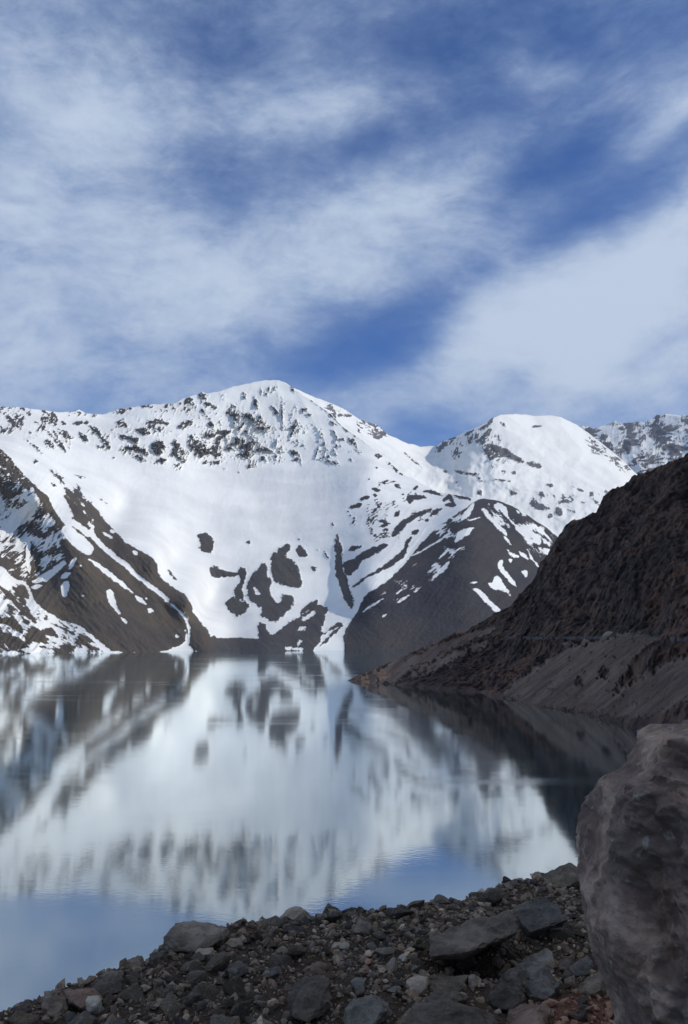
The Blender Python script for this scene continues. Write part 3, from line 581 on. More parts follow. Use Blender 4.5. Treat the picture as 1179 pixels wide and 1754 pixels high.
fana = np.concatenate([fn[:1], fn]+[fn[-1:]]*4, 0)
me = mesh_from('dark_slope', Vg.reshape(-1, 3), grid_faces(Vg.shape[0], Vg.shape[1]), True, {'scree': sfa, 'fan': fana})
link('hill', me, MAT_SLOPE, kind='structure', label='dark shaded rocky slope with scree fans dropping into the lake on the right')
# track cut across the slope, level with the camera
def plain_mat(name, ca, cb, scale, rough=.9, bump=.02, detail=6, cc=None, spec=.25):
    m, t = mat_new(name); tc = t.node('ShaderNodeTexCoord').outputs['Object']
    n = t.noise(tc, scale, detail, .62, .2); n2 = t.noise(tc, scale*.23, 3, .5)
    col = t.mix(t.ramp(n.outputs[0], .36, .64), ca, cb)
    if cc: col = t.mix(t.ramp(n2.outputs[0], .5, .68, 0, .8), col, cc)
    bs = t.node('ShaderNodeBsdfPrincipled'); t.put(bs.inputs['Base Color'], col); bs.inputs['Roughness'].default_value = rough; bs.inputs['Specular IOR Level'].default_value = spec
    bp = t.node('ShaderNodeBump'); bp.inputs['Distance'].default_value = bump; t.l.new(n.outputs[0], bp.inputs['Height']); t.l.new(bp.outputs[0], bs.inputs['Normal'])
    o = t.node('ShaderNodeOutputMaterial'); t.l.new(bs.outputs[0], o.inputs[0]); return m
MAT_TRACK = plain_mat('track_gravel', (.10, .092, .086), (.135, .12, .11), .5, .95, .1)
ii = [i for i in range(len(azc)) if PXg[150, i] > 868 and azc[i] < R(22.4)]
vt = []
for i in ii:
    j = int(np.argmin(np.abs(zz2[:, i]-29.6)))
    r0, z0 = rr2[j, i], zz2[j, i]
    vt.append([(r0-1.6, z0-1.2), (r0-.9, z0+.15), (r0+2.6, z0+.25), (r0+3.0, z0-.6)])
vt = np.array(vt); k_ = np.ones(9)/9
for c1 in range(4):
    for c2 in range(2):
        vt[:, c1, c2] = np.convolve(np.pad(vt[:, c1, c2], 4, 'edge'), k_, 'valid')
aa = azc[ii]
Vt = np.stack([vt[:, :, 0]*np.sin(aa)[:, None], vt[:, :, 0]*np.cos(aa)[:, None], vt[:, :, 1]], -1)
me = mesh_from('track', Vt.reshape(-1, 3), grid_faces(len(ii), 4), True)
link('road', me, MAT_TRACK, kind='structure', label='thin level track cut across the dark right slope')

jj = np.unravel_index(np.argmin(np.abs(PXg-1045)+np.abs(PYg-1088)), PXg.shape)
OUT_AT = (float(rr2[jj]*np.sin(AZ[jj])), float(rr2[jj]*np.cos(AZ[jj])), float(zz2[jj]))

# ------------------------------------------------------------------ lake and lakebed
m, t = mat_new('lake_water')
tc = t.node('ShaderNodeTexCoord').outputs['Object']
rip = t.noise(t.mapping(tc, scale=(.9, 1.6, 1)), 1.0, 3, .5); rip2 = t.noise(t.mapping(tc, scale=(.10, .16, 1)), 1.0, 2, .5)
band = t.noise(t.mapping(tc, scale=(.006, .022, 1)), 1.0, 5, .6, 1.2)
calm = t.noise(t.mapping(tc, scale=(.012, .03, 1)), 1.0, 3, .6)
bk = t.ramp(band.outputs[0], .54, .72)
h = t.math('ADD', t.math('MULTIPLY', rip.outputs[0], t.ramp(calm.outputs[0], .35, .65, .0012, .0060)), t.math('MULTIPLY', rip2.outputs[0], .007))
bp = t.node('ShaderNodeBump'); bp.inputs['Distance'].default_value = 1.0; t.put(bp.inputs['Height'], h)
gl = t.node('ShaderNodeBsdfGlossy'); gl.inputs['Color'].default_value = (.90, .965, .975, 1); t.put(gl.inputs['Roughness'], t.math('MULTIPLY_ADD', bk, .06, .058)); t.l.new(bp.outputs[0], gl.inputs['Normal'])
df = t.node('ShaderNodeBsdfDiffuse'); df.inputs['Color'].default_value = (.012, .062, .080, 1)
fr = t.node('ShaderNodeFresnel'); fr.inputs['IOR'].default_value = 1.33; t.l.new(bp.outputs[0], fr.inputs['Normal'])
fac = t.ramp(fr.outputs[0], .0, .55, .34, .98, False)
mx = t.node('ShaderNodeMixShader'); t.put(mx.inputs[0], fac); t.l.new(df.outputs[0], mx.inputs[1]); t.l.new(gl.outputs[0], mx.inputs[2])
o_ = t.node('ShaderNodeOutputMaterial'); t.l.new(mx.outputs[0], o_.inputs[0]); MAT_WATER = m
me = mesh_from('lake', [(-4000, 8, 0), (4000, 8, 0), (4000, 3600, 0), (-4000, 3600, 0)], [(0, 1, 2, 3)])
link('lake', me, MAT_WATER, kind='structure', label='still mountain lake mirroring the snowy mountain')
MAT_BED = plain_mat('valley_floor', (.08, .075, .07), (.11, .10, .09), .01, .95, 1)
me = mesh_from('ground', [(-8900, -390, -24), (8900, -390, -24), (8900, 10400, -24), (-8900, 10400, -24)], [(0, 1, 2, 3)])
link('ground', me, MAT_BED, kind='structure')

# ------------------------------------------------------------------ near bank: rubble bank that drops to the lake
GZ = 28.0
EDGE = [(-400,1900),(-100,1775),(0,1742),(60,1722),(110,1700),(160,1680),(215,1658),(250,1640),(290,1612),(390,1592),(470,1582),(560,1568),(640,1562),(700,1553),(780,1545),(840,1530),(900,1515),(960,1500),(1010,1494),(1179,1470),(1400,1460)]
E_ = np.array(EDGE, float); ea, eT = angles(E_[:, 0], E_[:, 1]); er = (GZ-EYE)/eT
ex, ey = er*np.sin(ea), er*np.cos(ea)
ex = np.concatenate([[-60], ex, [60]]); ey = np.concatenate([[-10], ey, [22]])
def ground_h(x, y):
    x = np.asarray(x, float); y = np.asarray(y, float)
    d = y-np.interp(x, ex, ey)
    z = GZ+.045*fbm(x*.9, y*.9, 1.0, 3)+.018*fbm(x*5, y*5, 2.0, 3, .6)
    z = z-np.where(d > 0, .78*np.sqrt(np.maximum(d, 0)**2+.03)-.13, 0)
    z = z-.17*np.exp(-(((x-.86)/.36)**2)**1.5-(((y-5.78)/.20)**2)**1.5)
    z = z+.0012*np.maximum(0, -y)**1.6
    return z
gx = np.concatenate([-np.geomspace(60, 4.2, 26), np.linspace(-4, 4, 230), np.geomspace(4.2, 60, 26)])
gy = np.concatenate([-np.geomspace(60, 1, 18), np.linspace(0, 2.8, 12), np.linspace(3, 10, 210), np.geomspace(10.3, 70, 40)])
GX, GY = np.meshgrid(gx, gy)
GZm = np.maximum(ground_h(GX, GY), -6)
m, t = mat_new('dark_grit')
tc = t.node('ShaderNodeTexCoord').outputs['Object']
n1 = t.noise(tc, 18, 8, .72); n2 = t.noise(tc, 1.1, 4, .6); vo = t.node('ShaderNodeTexVoronoi'); vo.inputs['Scale'].default_value = 46; t.l.new(tc, vo.inputs['Vector'])
c_ = t.mix(t.ramp(n1.outputs[0], .35, .65), (0.080, 0.051, 0.030), (0.267, 0.170, 0.098)); c_ = t.mix(t.ramp(n2.outputs[0], .46, .62, 0, .6), c_, (0.177, 0.104, 0.054))
c_ = t.mix(t.ramp(vo.outputs['Distance'], .1, .5, .0, .5), c_, (0.053, 0.035, 0.022))
att = t.node('ShaderNodeAttribute', attribute_name='red'); c_ = t.mix(t.math('MULTIPLY', att.outputs['Fac'], .55), c_, (0.462, 0.193, 0.107))
bs = t.node('ShaderNodeBsdfPrincipled'); t.put(bs.inputs['Base Color'], c_); bs.inputs['Roughness'].default_value = .95; bs.inputs['Specular IOR Level'].default_value = .2
bp = t.node('ShaderNodeBump'); bp.inputs['Distance'].default_value = .03; t.put(bp.inputs['Height'], t.math('SUBTRACT', n1.outputs[0], vo.outputs['Distance'])); t.l.new(bp.outputs[0], bs.inputs['Normal'])
o_ = t.node('ShaderNodeOutputMaterial'); t.l.new(bs.outputs[0], o_.inputs[0]); MAT_GRIT = m
def redness(x, y):
    dx, dy, dz = x, y, ground_h(x, y)-EYE; r = np.hypot(dx, dy)
    u, v = pixel(np.arctan2(dx, dy), dz/r)
    return sstep(sd_poly(np.array([(862,1800),(880,1735),(930,1712),(975,1700),(1010,1692),(1080,1690),(1100,1800)], float), u, v)+6*fbm(u/9, v/9, 0, 2), -4, 10)
me = mesh_from('bank', np.stack([GX, GY, GZm], -1).reshape(-1, 3), grid_faces(len(gy), len(gx)), True, {'red': redness(GX, GY)})
bank = link('rubble_ground', me, MAT_GRIT, kind='structure', label='dark rubble bank above the lake')

# ------------------------------------------------------------------ rock materials
def rock_mat(name, base, dark, light, sc_=9.0, patch=(0, 0, 0), pk=0.0, bump=.03, spec=.3, rgh=.8, objcol=True):
    m, t = mat_new(name); tc = t.node('ShaderNodeTexCoord').outputs['Object']
    oi = t.node('ShaderNodeObjectInfo')
    off = t.node('ShaderNodeVectorMath', operation='ADD'); t.l.new(tc, off.inputs[0])
    cr = t.node('ShaderNodeCombineXYZ'); q = t.math('MULTIPLY', oi.outputs['Random'], 37.0)
    for k in range(3): t.l.new(q, cr.inputs[k])
    t.l.new(cr.outputs[0], off.inputs[1]); v = off.outputs[0]
    n1 = t.noise(v, sc_, 8, .68, .3); n2 = t.noise(v, sc_*.3, 4, .55, .2); n3 = t.noise(v, sc_*5, 6, .7)
    c = t.mix(t.ramp(n1.outputs[0], .34, .66), dark, base)
    c = t.mix(t.ramp(n2.outputs[0], .52, .70, 0, .7), c, light)
    c = t.mix(t.ramp(n3.outputs[0], .60, .74, 0, .55), c, light)
    c = t.mix(t.ramp(n3.outputs[0], .42, .28, 0, .6), c, dark)
    if pk: c = t.mix(t.ramp(n2.outputs[0], .47, .36, 0, pk), c, patch)
    hsv = t.node('ShaderNodeHueSaturation'); t.put(hsv.inputs['Value'], t.math('MULTIPLY_ADD', oi.outputs['Random'], .7, .68)); t.put(hsv.inputs['Color'], c)
    bs = t.node('ShaderNodeBsdfPrincipled'); t.l.new(hsv.outputs[0], bs.inputs['Base Color']); bs.inputs['Roughness'].default_value = rgh; bs.inputs['Specular IOR Level'].default_value = spec
    bp = t.node('ShaderNodeBump'); bp.inputs['Distance'].default_value = bump
    t.put(bp.inputs['Height'], t.math('MULTIPLY_ADD', n3.outputs[0], .7, n1.outputs[0])); t.l.new(bp.outputs[0], bs.inputs['Normal'])
    o = t.node('ShaderNodeOutputMaterial'); t.l.new(bs.outputs[0], o.inputs[0]); return m
M = {'grey': rock_mat('grey_brown_rock', (0.368, 0.261, 0.164), (0.187, 0.132, 0.084), (0.588, 0.431, 0.282)),
     'dark': rock_mat('dark_rock', (0.253, 0.181, 0.116), (0.114, 0.082, 0.055), (0.424, 0.309, 0.202)),
     'blue': rock_mat('slate_blue_rock', (0.302, 0.239, 0.170), (0.155, 0.122, 0.089), (0.474, 0.376, 0.274)),
     'brown': rock_mat('brown_rock', (0.416, 0.270, 0.150), (0.213, 0.138, 0.079), (0.621, 0.417, 0.240)),
     'red': rock_mat('reddish_rock', (0.490, 0.291, 0.174), (0.277, 0.165, 0.100), (0.653, 0.423, 0.270)),
     'pale': rock_mat('pale_rock', (0.685, 0.499, 0.322), (0.424, 0.309, 0.200), (0.760, 0.647, 0.426)),
     'white': rock_mat('whitish_rock', (0.760, 0.650, 0.474), (0.653, 0.482, 0.318), (0.760, 0.650, 0.500)),
     'olive': rock_mat('olive_brown_rock', (0.335, 0.241, 0.142), (0.163, 0.119, 0.072), (0.506, 0.374, 0.228))}

# ------------------------------------------------------------------ traced rocks: the outline seen in the photograph, given real depth
def hull_mesh(vs, seed, L, rough, bevel):
    bm = bmesh.new()
    for v in vs: bm.verts.new(v)
    r = bmesh.ops.convex_hull(bm, input=bm.verts[:])
    junk = [g for g in r['geom_interior']+r['geom_unused'] if isinstance(g, bmesh.types.BMVert) and g.is_valid]
    bmesh.ops.delete(bm, geom=list(set(junk)), context='VERTS')
    bmesh.ops.dissolve_limit(bm, angle_limit=R(9), verts=bm.verts[:], edges=bm.edges[:])
    try: bmesh.ops.bevel(bm, geom=bm.edges[:], offset=bevel, segments=2, profile=.6, affect='EDGES', clamp_overlap=True)
    except Exception: pass
    bmesh.ops.triangulate(bm, faces=bm.faces[:])
    for _ in range(6):
        e = [x for x in bm.edges if x.calc_length() > L]
        if not e or len(bm.faces) > 16000: break
        bmesh.ops.subdivide_edges(bm, edges=e, cuts=1); bmesh.ops.triangulate(bm, faces=bm.faces[:])
    bm.normal_update()
    co = np.array([v.co[:] for v in bm.verts]); no = np.array([v.normal[:] for v in bm.verts])
    s = seed*3.7
    S = max(.03, (co.max(0)-co.min(0)).max())
    n = fbm(co[:, 0]/(S*.35)+s, co[:, 1]/(S*.35), co[:, 2]/(S*.35), 5, .55)*rough*S*.55+ridged(co[:, 0]/(S*.16)+s, co[:, 1]/(S*.16), co[:, 2]/(S*.10), 3, .6)*rough*S*.25
    n = n-np.abs(pnoise(co[:, 0]/.13+s, co[:, 1]/.13, co[:, 2]/.09))*.035*min(1, S/.3)+ridged(co[:, 0]/.055, co[:, 1]/.055+s, co[:, 2]/.035, 3, .6)*.009*min(1, S/.2)+fbm(co[:, 0]/.02, co[:, 1]/.02, co[:, 2]/.02+s, 2)*.0025
    co = co+no*n[:, None]
    for v, q in zip(bm.verts, co): v.co = q
    me = bpy.data.meshes.new('rock'); bm.to_mesh(me); bm.free()
    me.polygons.foreach_set('use_smooth', np.full(len(me.polygons), True))
    try: me.set_sharp_from_angle(angle=R(20))
    except Exception: pass
    return me
def outline_rock(pts, D, depth, tilt, seed, L, rough, bevel):
    """pts in pixels; D horizontal distance of the foot; tilt how far upper points lie farther back"""
    P = np.array(pts, float).reshape(-1, 2)
    ymax = P[:, 1].max(); sc_ = D/FPX
    c = P.mean(0); rng = random.Random(seed)
    vs = []
    for (k, off) in ((1.0, .0), (1.0, depth*.28), (.62, -depth*.30), (.60, depth*.85)):
        for q in P:
            u, v = c+(q-c)*k
            if k < 1: u += rng.uniform(-.10, .10)*(P[:, 0].max()-P[:, 0].min()); v += rng.uniform(-.10, .10)*(ymax-P[:, 1].min())
            if k < 1 and off < 0: v += (ymax-P[:, 1].min())*.10
            r = D+off+(ymax-v)*sc_*tilt
            vs.append(point(u, v, r))
    # foot sinks into the ground
    for q in P[P[:, 1] > c[1]]:
        a = point(q[0], q[1], D); vs.append(a+np.array([0, depth*.3, -.05])); vs.append(a+np.array([0, depth*.8, -.05]))
    vs = np.array(vs); org = np.array([vs[:, 0].mean(), vs[:, 1].mean(), vs[:, 2].min()])
    return hull_mesh(vs-org, seed, L, rough, bevel), org
def slab_rock(pts, D, tilt, thick, seed, L, rough, shrink=.86, back=.05):
    P = np.array(pts, float).reshape(-1, 2); ymax = P[:, 1].max(); sc_ = D/FPX
    top = np.array([point(u, v, D+(ymax-v)*sc_*tilt) for u, v in P])
    c = top.mean(0); bot = c+(top-c)*shrink+np.array([0, back, -thick])
    vs = np.concatenate([top, bot]); org = np.array([c[0], c[1], vs[:, 2].min()])
    return hull_mesh(vs-org, seed, L, rough, .004), org
def ground_r(px, py):
    az_, T_ = angles(px, py); r = 2.0/max(.05, -T_)
    for _ in range(12):
        z = float(ground_h(r*math.sin(az_), r*math.cos(az_))); r = (EYE-z)/(-T_)
        if r > 12: break
    return min(r, 9.5)
TR = [ # name, material, label, outline, depth m, tilt, roughness, extra distance
 ('slab','dark','long dark flat slab jutting over a black hollow in the rubble',[738,1603,800,1578,868,1562,885,1575,889,1596,850,1612,800,1630,740,1638],.42,2.6,.035,0.55),
 ('slab','blue','tilted blue grey slab leaning beside the long dark slab',[877,1552,935,1534,955,1548,972,1575,908,1597,884,1568],.22,1.2,.03,.55),
 ('boulder','olive','olive brown pointed rock at the bank edge touching the big boulder',[925,1512,950,1497,977,1481,998,1492,1002,1512,970,1520,930,1523],.35,1.2,.06,.05),
 ('rock','blue','angular pointed rock with a sharp ridge below the tilted slab',[897,1690,925,1660,934,1655,957,1688,952,1702,940,1718,905,1716],.16,.7,.04,0),
 ('rock','blue','smooth slate blue block just behind the pointed angular rock',[883,1650,935,1626,948,1630,953,1655,930,1672,890,1685],.16,1.2,.03,0),
 ('rock','blue','dark blue triangular rock against the foot of the big boulder',[975,1658,1006,1639,1016,1645,1016,1670,980,1672],.13,.8,.04,0),
 ('rock','grey','rounded grey rock left of the dark blue triangular rock',[955,1648,968,1638,982,1641,988,1655,975,1664,958,1663],.11,.8,.05,0),
 ('rock','pale','pale square block at the left end of a long dark block',[696,1680,706,1674,733,1673,732,1690,722,1704,702,1708],.12,.8,.03,0),
 ('rock','grey','long dark grey block touching the pale square block',[736,1673,770,1669,802,1671,800,1690,795,1702,733,1708,728,1690],.16,.9,.04,.04),
 ('boulder','grey','wide dark boulder at the bottom edge below the long grey block',[684,1775,700,1735,714,1715,752,1711,800,1722,850,1738,856,1780],.3,.8,.04,0),
 ('rock','pale','small pale upright stone at the right end of the long grey block',[803,1672,812,1668,823,1684,816,1694,806,1690],.07,.6,.05,0),
 ('rock','white','small whitish rounded stone left of the long dark slab',[681,1641,690,1633,698,1636,697,1645,684,1648],.06,.7,.05,0),
 ('boulder','blue','bluish faceted boulder with a pale patch at the bottom edge',[590,1752,594,1730,606,1711,645,1704,664,1722,660,1745,640,1765,600,1770],.25,.8,.04,0),
 ('rock','pale','pale stone lodged on top of the bluish boulder',[626,1712,634,1698,650,1697,656,1708,648,1716],.08,.7,.05,.06),
 ('rock','blue','upright slate stone just above the bluish boulder',[603,1680,610,1674,628,1677,625,1698,606,1706],.10,.5,.04,0),
 ('mound','dark','large smooth brown mound of earth and rock left of the bluish boulder',[487,1745,495,1700,515,1680,545,1674,562,1684,568,1710,555,1735,520,1752],.35,1.0,.06,0),
 ('mound','brown','low brown rock above the smooth earth mound',[520,1672,528,1655,545,1649,565,1652,572,1668,560,1676],.2,1.2,.07,0),
 ('rock','pale','flat pale stone in the middle of the bank with a smaller one below it',[568,1624,574,1614,592,1612,600,1620,596,1627],.1,1.0,.04,0),
 ('rock','grey','small grey stone directly below the flat pale stone',[572,1640,578,1632,591,1633,592,1642],.08,.8,.04,0),
 ('rock','dark','dark blocky rock sunk in the rubble below the skyline edge',[604,1598,608,1582,618,1573,638,1577,643,1590,638,1602],.2,.9,.06,0),
 ('rock','pale','small pale stone right of the dark blocky rock',[682,1592,686,1584,696,1582,700,1590],.06,.8,.04,0),
 ('boulder','grey','rounded brown grey boulder standing up on the bank skyline',[479,1574,486,1563,500,1554,515,1552,526,1562,530,1574,510,1580],.28,.6,.04,.1),
 ('rock','dark','dark peaked rock on the bank skyline beyond the rounded boulder',[552,1568,558,1553,563,1549,575,1556,588,1563,586,1570],.2,.6,.06,.15),
 ('boulder','grey','large flat topped boulder on the skyline at the left shoulder of the bank',[283,1632,284,1606,303,1584,325,1580,345,1581,390,1589,396,1600,380,1618,340,1630],.4,.8,.045,.05),
 ('slab','pale','flat pale grey slab in front of the flat topped boulder',[333,1632,340,1624,364,1622,367,1632,350,1638],.12,1.0,.03,-.05),
 ('rock','white','tiny white stone lying on the flat topped boulder',[315,1614,319,1606,325,1608,325,1617,318,1618],.05,.6,.05,-.12),
 ('rock','pale','rounded light grey stone right of the flat topped boulder',[387,1616,394,1607,412,1608,416,1618,404,1624,390,1623],.1,.8,.04,-.05),
 ('block','grey','square cornered grey block standing on the sloping skyline',[206,1650,208,1646,242,1637,247,1652,245,1662,212,1662],.14,.7,.03,.04),
 ('block','dark','dark upright block between the square block and flat topped boulder',[257,1640,262,1633,283,1630,285,1656,262,1662],.16,.5,.05,.04),
 ('boulder','dark','dark craggy rock sloping down the skyline below the square block',[150,1696,160,1684,175,1672,195,1662,212,1668,216,1692,196,1706,165,1708],.3,.9,.08,.03),
 ('slab','red','reddish brown slab tilted against a grey rock at lower left',[100,1700,112,1696,162,1694,176,1708,165,1722,132,1736],.2,1.0,.035,0),
 ('rock','white','whitish stone at the tip of the reddish brown slab',[146,1714,152,1707,170,1704,176,1712,168,1722,150,1726],.08,.7,.05,-.08),
 ('rock','grey','peaked grey rock left of the reddish brown slab',[71,1722,80,1703,92,1695,104,1702,113,1720,102,1742,80,1744],.18,.8,.05,0),
 ('rock','dark','low dark rock on the skyline at the far lower left',[17,1732,30,1720,50,1714,58,1726,50,1738,24,1740],.16,.8,.06,.04),
 ('rock','brown','rusty brown flat rock below the low dark rock at lower left',[16,1748,28,1734,50,1732,66,1742,60,1756,24,1758],.16,1.0,.05,0),
 ('slab','red','pinkish flat slab at the bottom edge left of the red rubble',[868,1775,874,1735,890,1724,935,1722,946,1732,936,1770],.22,1.2,.05,0),
 ('rock','grey','sloping grey rock wedged against the big boulder above the red rubble',[990,1702,1004,1680,1028,1664,1038,1672,1036,1700,1010,1706],.16,.8,.04,0),
 ('rock','pale','small pinkish stone on the red rubble patch',[928,1738,938,1728,950,1730,952,1740,938,1745],.06,.8,.05,0),
 ('rock','red','small reddish stone in the rubble left of the slab',[615,1645,624,1634,632,1642,628,1648],.05,.8,.06,0),
 ('rock','dark','dark wedge of rock under the right end of the long slab',[856,1700,862,1668,884,1655,890,1676,900,1700,888,1712],.15,.8,.06,0),
 ('boulder','dark','dark boulder between the long grey block and the pointed angular rock',[835,1712,845,1690,862,1680,890,1690,900,1712,880,1730,846,1732],.2,.9,.06,0),
 ('slab','dark','thin dark slab under the long grey block',[726,1712,745,1700,790,1700,800,1712,770,1724,735,1726],.14,1.0,.05,0),
]
boxes = []
count = {}
for i, (nm, mt, lab, pts, dep, tilt, rough, ex_) in enumerate(TR):
    P = np.array(pts, float).reshape(-1, 2)
    yb = P[:, 1].max(); xb = P[:, 0].mean()
    if 'black hollow' in lab:
        D = 5.5; me, org = slab_rock(pts, D, 2.3, .15, i+1, .012, .035, .80, .30)
    elif 'tilted blue' in lab:
        D = ground_r(xb, 1622); me, org = slab_rock(pts, D, 1.5, .085, i+1, .012, .035, .86, .09)
    else:
        D = ground_r(xb, yb-2)+ex_; me, org = outline_rock(pts, D, dep, tilt, i+1, .014, rough, .005)
    me.name = nm
    o = link(nm, me, M[mt], kind='thing', label=lab, category={'mound': 'mound', 'slab': 'slab', 'block': 'rock', 'boulder': 'boulder'}.get(nm, 'rock'))
    o.location = org
    boxes.append((P[:, 0].min(), P[:, 1].min(), P[:, 0].max(), yb, D))

# ------------------------------------------------------------------ the big boulder on the right
LE0 = 20
LE = np.array([(1228,1190),(1234,1150),(1242,1118),(1252,1100),(1275,1088),(1305,1074),(1318,1050),(1325,1022),(1336,1011),(1380,1004),(1450,999),(1500,998),(1560,1001),(1610,1007),(1650,1018),(1700,1034),(1754,1046),(1850,1056),(2000,1060)], float)
RE = np.array([(1228,1215),(1236,1290),(1260,1350),(1330,1430),(1450,1480),(1700,1500),(2000,1500)], float)
BD = 3.55
nz, na = 300, 360
pyv = np.linspace(0, 1, nz)**.8*(2080-1228)+1228
lx = np.interp(pyv, LE[:, 0], LE[:, 1])+LE0; rx = np.interp(pyv, RE[:, 0], RE[:, 1])
th = np.linspace(0, 2*np.pi, na, endpoint=False)
_, Tv = angles(np.full(nz, 1180.), pyv+6)
zv = EYE+BD*Tv
cxm, hw = (lx+rx)/2, (rx-lx)/2
fw_ = (BD*.985+(zv-28.4)*.16)*cP+(zv-EYE)*sP
cx_m = (cxm-CX)/FPX*fw_; hw_m = hw/FPX*fw_
dep_ = .52*np.sqrt(np.clip((pyv-1226)/150, 0, 1))**.9
ct, st = np.cos(th), np.sin(th)
sgnp = lambda q, e: np.sign(q)*np.abs(q)**e
Xb = cx_m[:, None]+hw_m[:, None]*sgnp(ct, .8)[None]; Yb = BD*.985+dep_[:, None]*sgnp(st, .8)[None]+.0*Xb
Yb = Yb+(zv[:, None]-28.4)*.16
Zb = np.repeat(zv[:, None], na, 1)
V = np.stack([Xb, Yb, Zb], -1)
nrm = np.stack([ct[None]*np.ones((nz, 1)), st[None]*np.ones((nz, 1)), np.full((nz, na), .25)], -1); nrm /= np.linalg.norm(nrm, axis=-1)[..., None]
def wn(a, k, o=4, g=.5): return fbm(a[..., 0]*k+5, a[..., 1]*k, a[..., 2]*k*.8, o, g)
facet = np.abs(pnoise(Xb*2.1+3, Yb*2.1, Zb*1.6))*-.20
d_ = facet+wn(V, 1.7, 2)*.06-np.abs(wn(V, 4.5, 4, .6))*.06+ridged(Xb*5.2+1+Zb*2, Yb*5.2, Zb*4.1, 5, .6)*.04+wn(V, 13, 4, .6)*.02+wn(V, 38, 3, .6)*.009-np.abs(pnoise(Xb*8+2, Yb*8, Zb*6.5))**.8*.05-np.abs(pnoise(Xb*19, Yb*19, Zb*15))**.8*.022
rc_ = np.random.RandomState(4); cc_ = np.stack([rc_.uniform(.6, 2.4, 90), rc_.uniform(2.7, 3.7, 90), rc_.uniform(28, 30, 90)], -1)
vw = V+np.stack([wn(V, 3, 3), wn(V+7, 3, 3), wn(V+13, 3, 3)], -1)*.05
F1 = np.full(Xb.shape, 9.0)
for q in cc_: F1 = np.minimum(F1, ((vw-q)**2*np.array([1, 1, .6])).sum(-1))
d_ = d_-np.minimum(F1, .12)*1.1+.03
d_ = d_-np.median(d_)
edge_keep = 1-.62*sstep(-ct, .80, .98)[None]
d_ = d_*edge_keep
# a slanting hollow and a ledge across the face
hx, hz = (Xb-1.29), (Zb-29.05)
d_ = d_-.06*np.exp(-((hx*.75+hz*.66)/.05)**2-((hx*.66-hz*.75)/.17)**2)-.05*np.exp(-((hx+.05)/.12)**2-((hz+.36)/.16)**2)-.04*np.exp(-((hx-.02)/.2)**2-((hz-.42)/.03)**2)
V = V+nrm*(d_+.0)[..., None]
tf = np.exp(-((np.arange(nz)/26.)**2))[:, None]
V[..., 2] += .035*fbm(V[..., 0]*4, V[..., 1]*4, 2., 3)*np.exp(-((np.arange(nz)/70.)**2))[:, None]-tf*.10*np.clip(np.abs(ct)[None]-.1, 0, 1)**1.5-tf*.03*np.abs(st)[None]
V[0] = V[0].mean(0)+np.array([0, 0, .004])
Fb = []
i0 = np.arange(nz-1)[:, None]*na+np.arange(na)[None]; i1 = np.arange(nz-1)[:, None]*na+(np.arange(na)+1)[None] % na
Fb = np.stack([i0, i0+na, i1+na, i1], -1).reshape(-1, 4)
org = V.reshape(-1, 3).mean(0); org[2] = V[..., 2].min()
cav = np.clip(.5+d_*6, 0, 1)
me = mesh_from('boulder', V.reshape(-1, 3)-org, Fb, True)
m, t = mat_new('purple_grey_boulder_rock')
tc = t.node('ShaderNodeTexCoord').outputs['Object']
n0 = t.noise(tc, 2.3, 4, .6, .6); n1 = t.noise(tc, 6.5, 9, .66, .4); n2 = t.noise(tc, 34, 6, .7); n3 = t.noise(tc, 15, 4, .6, .8); vo = t.node('ShaderNodeTexVoronoi'); vo.inputs['Scale'].default_value = 26; t.l.new(tc, vo.inputs['Vector'])
c = t.mix(t.ramp(n1.outputs[0], .38, .64), (0.292, 0.178, 0.116), (0.676, 0.424, 0.274))
c = t.mix(t.ramp(n0.outputs[0], .47, .58, 0, .75), c, (0.245, 0.161, 0.113))
c = t.mix(t.ramp(n0.outputs[0], .44, .33, 0, .55), c, (0.760, 0.455, 0.269))
c = t.mix(t.ramp(n3.outputs[0], .60, .72, 0, .55), c, (0.760, 0.632, 0.459))
c = t.mix(t.ramp(n2.outputs[0], .62, .74, 0, .65), c, (0.760, 0.632, 0.470))
c = t.mix(t.ramp(n2.outputs[0], .42, .30, 0, .7), c, (0.175, 0.107, 0.075))
bs = t.node('ShaderNodeBsdfPrincipled'); t.put(bs.inputs['Base Color'], c); bs.inputs['Roughness'].default_value = .82; bs.inputs['Specular IOR Level'].default_value = .25
bp = t.node('ShaderNodeBump'); bp.inputs['Distance'].default_value = .035
t.put(bp.inputs['Height'], t.math('ADD', t.math('MULTIPLY_ADD', n2.outputs[0], .35, n1.outputs[0]), t.math('MULTIPLY', vo.outputs['Distance'], .18))); t.l.new(bp.outputs[0], bs.inputs['Normal'])
o_ = t.node('ShaderNodeOutputMaterial'); t.l.new(bs.outputs[0], o_.inputs[0])
bo = link('boulder', me, m, label='huge rounded purple grey boulder rising at the right edge of the rubble bank', category='boulder'); bo.location = org

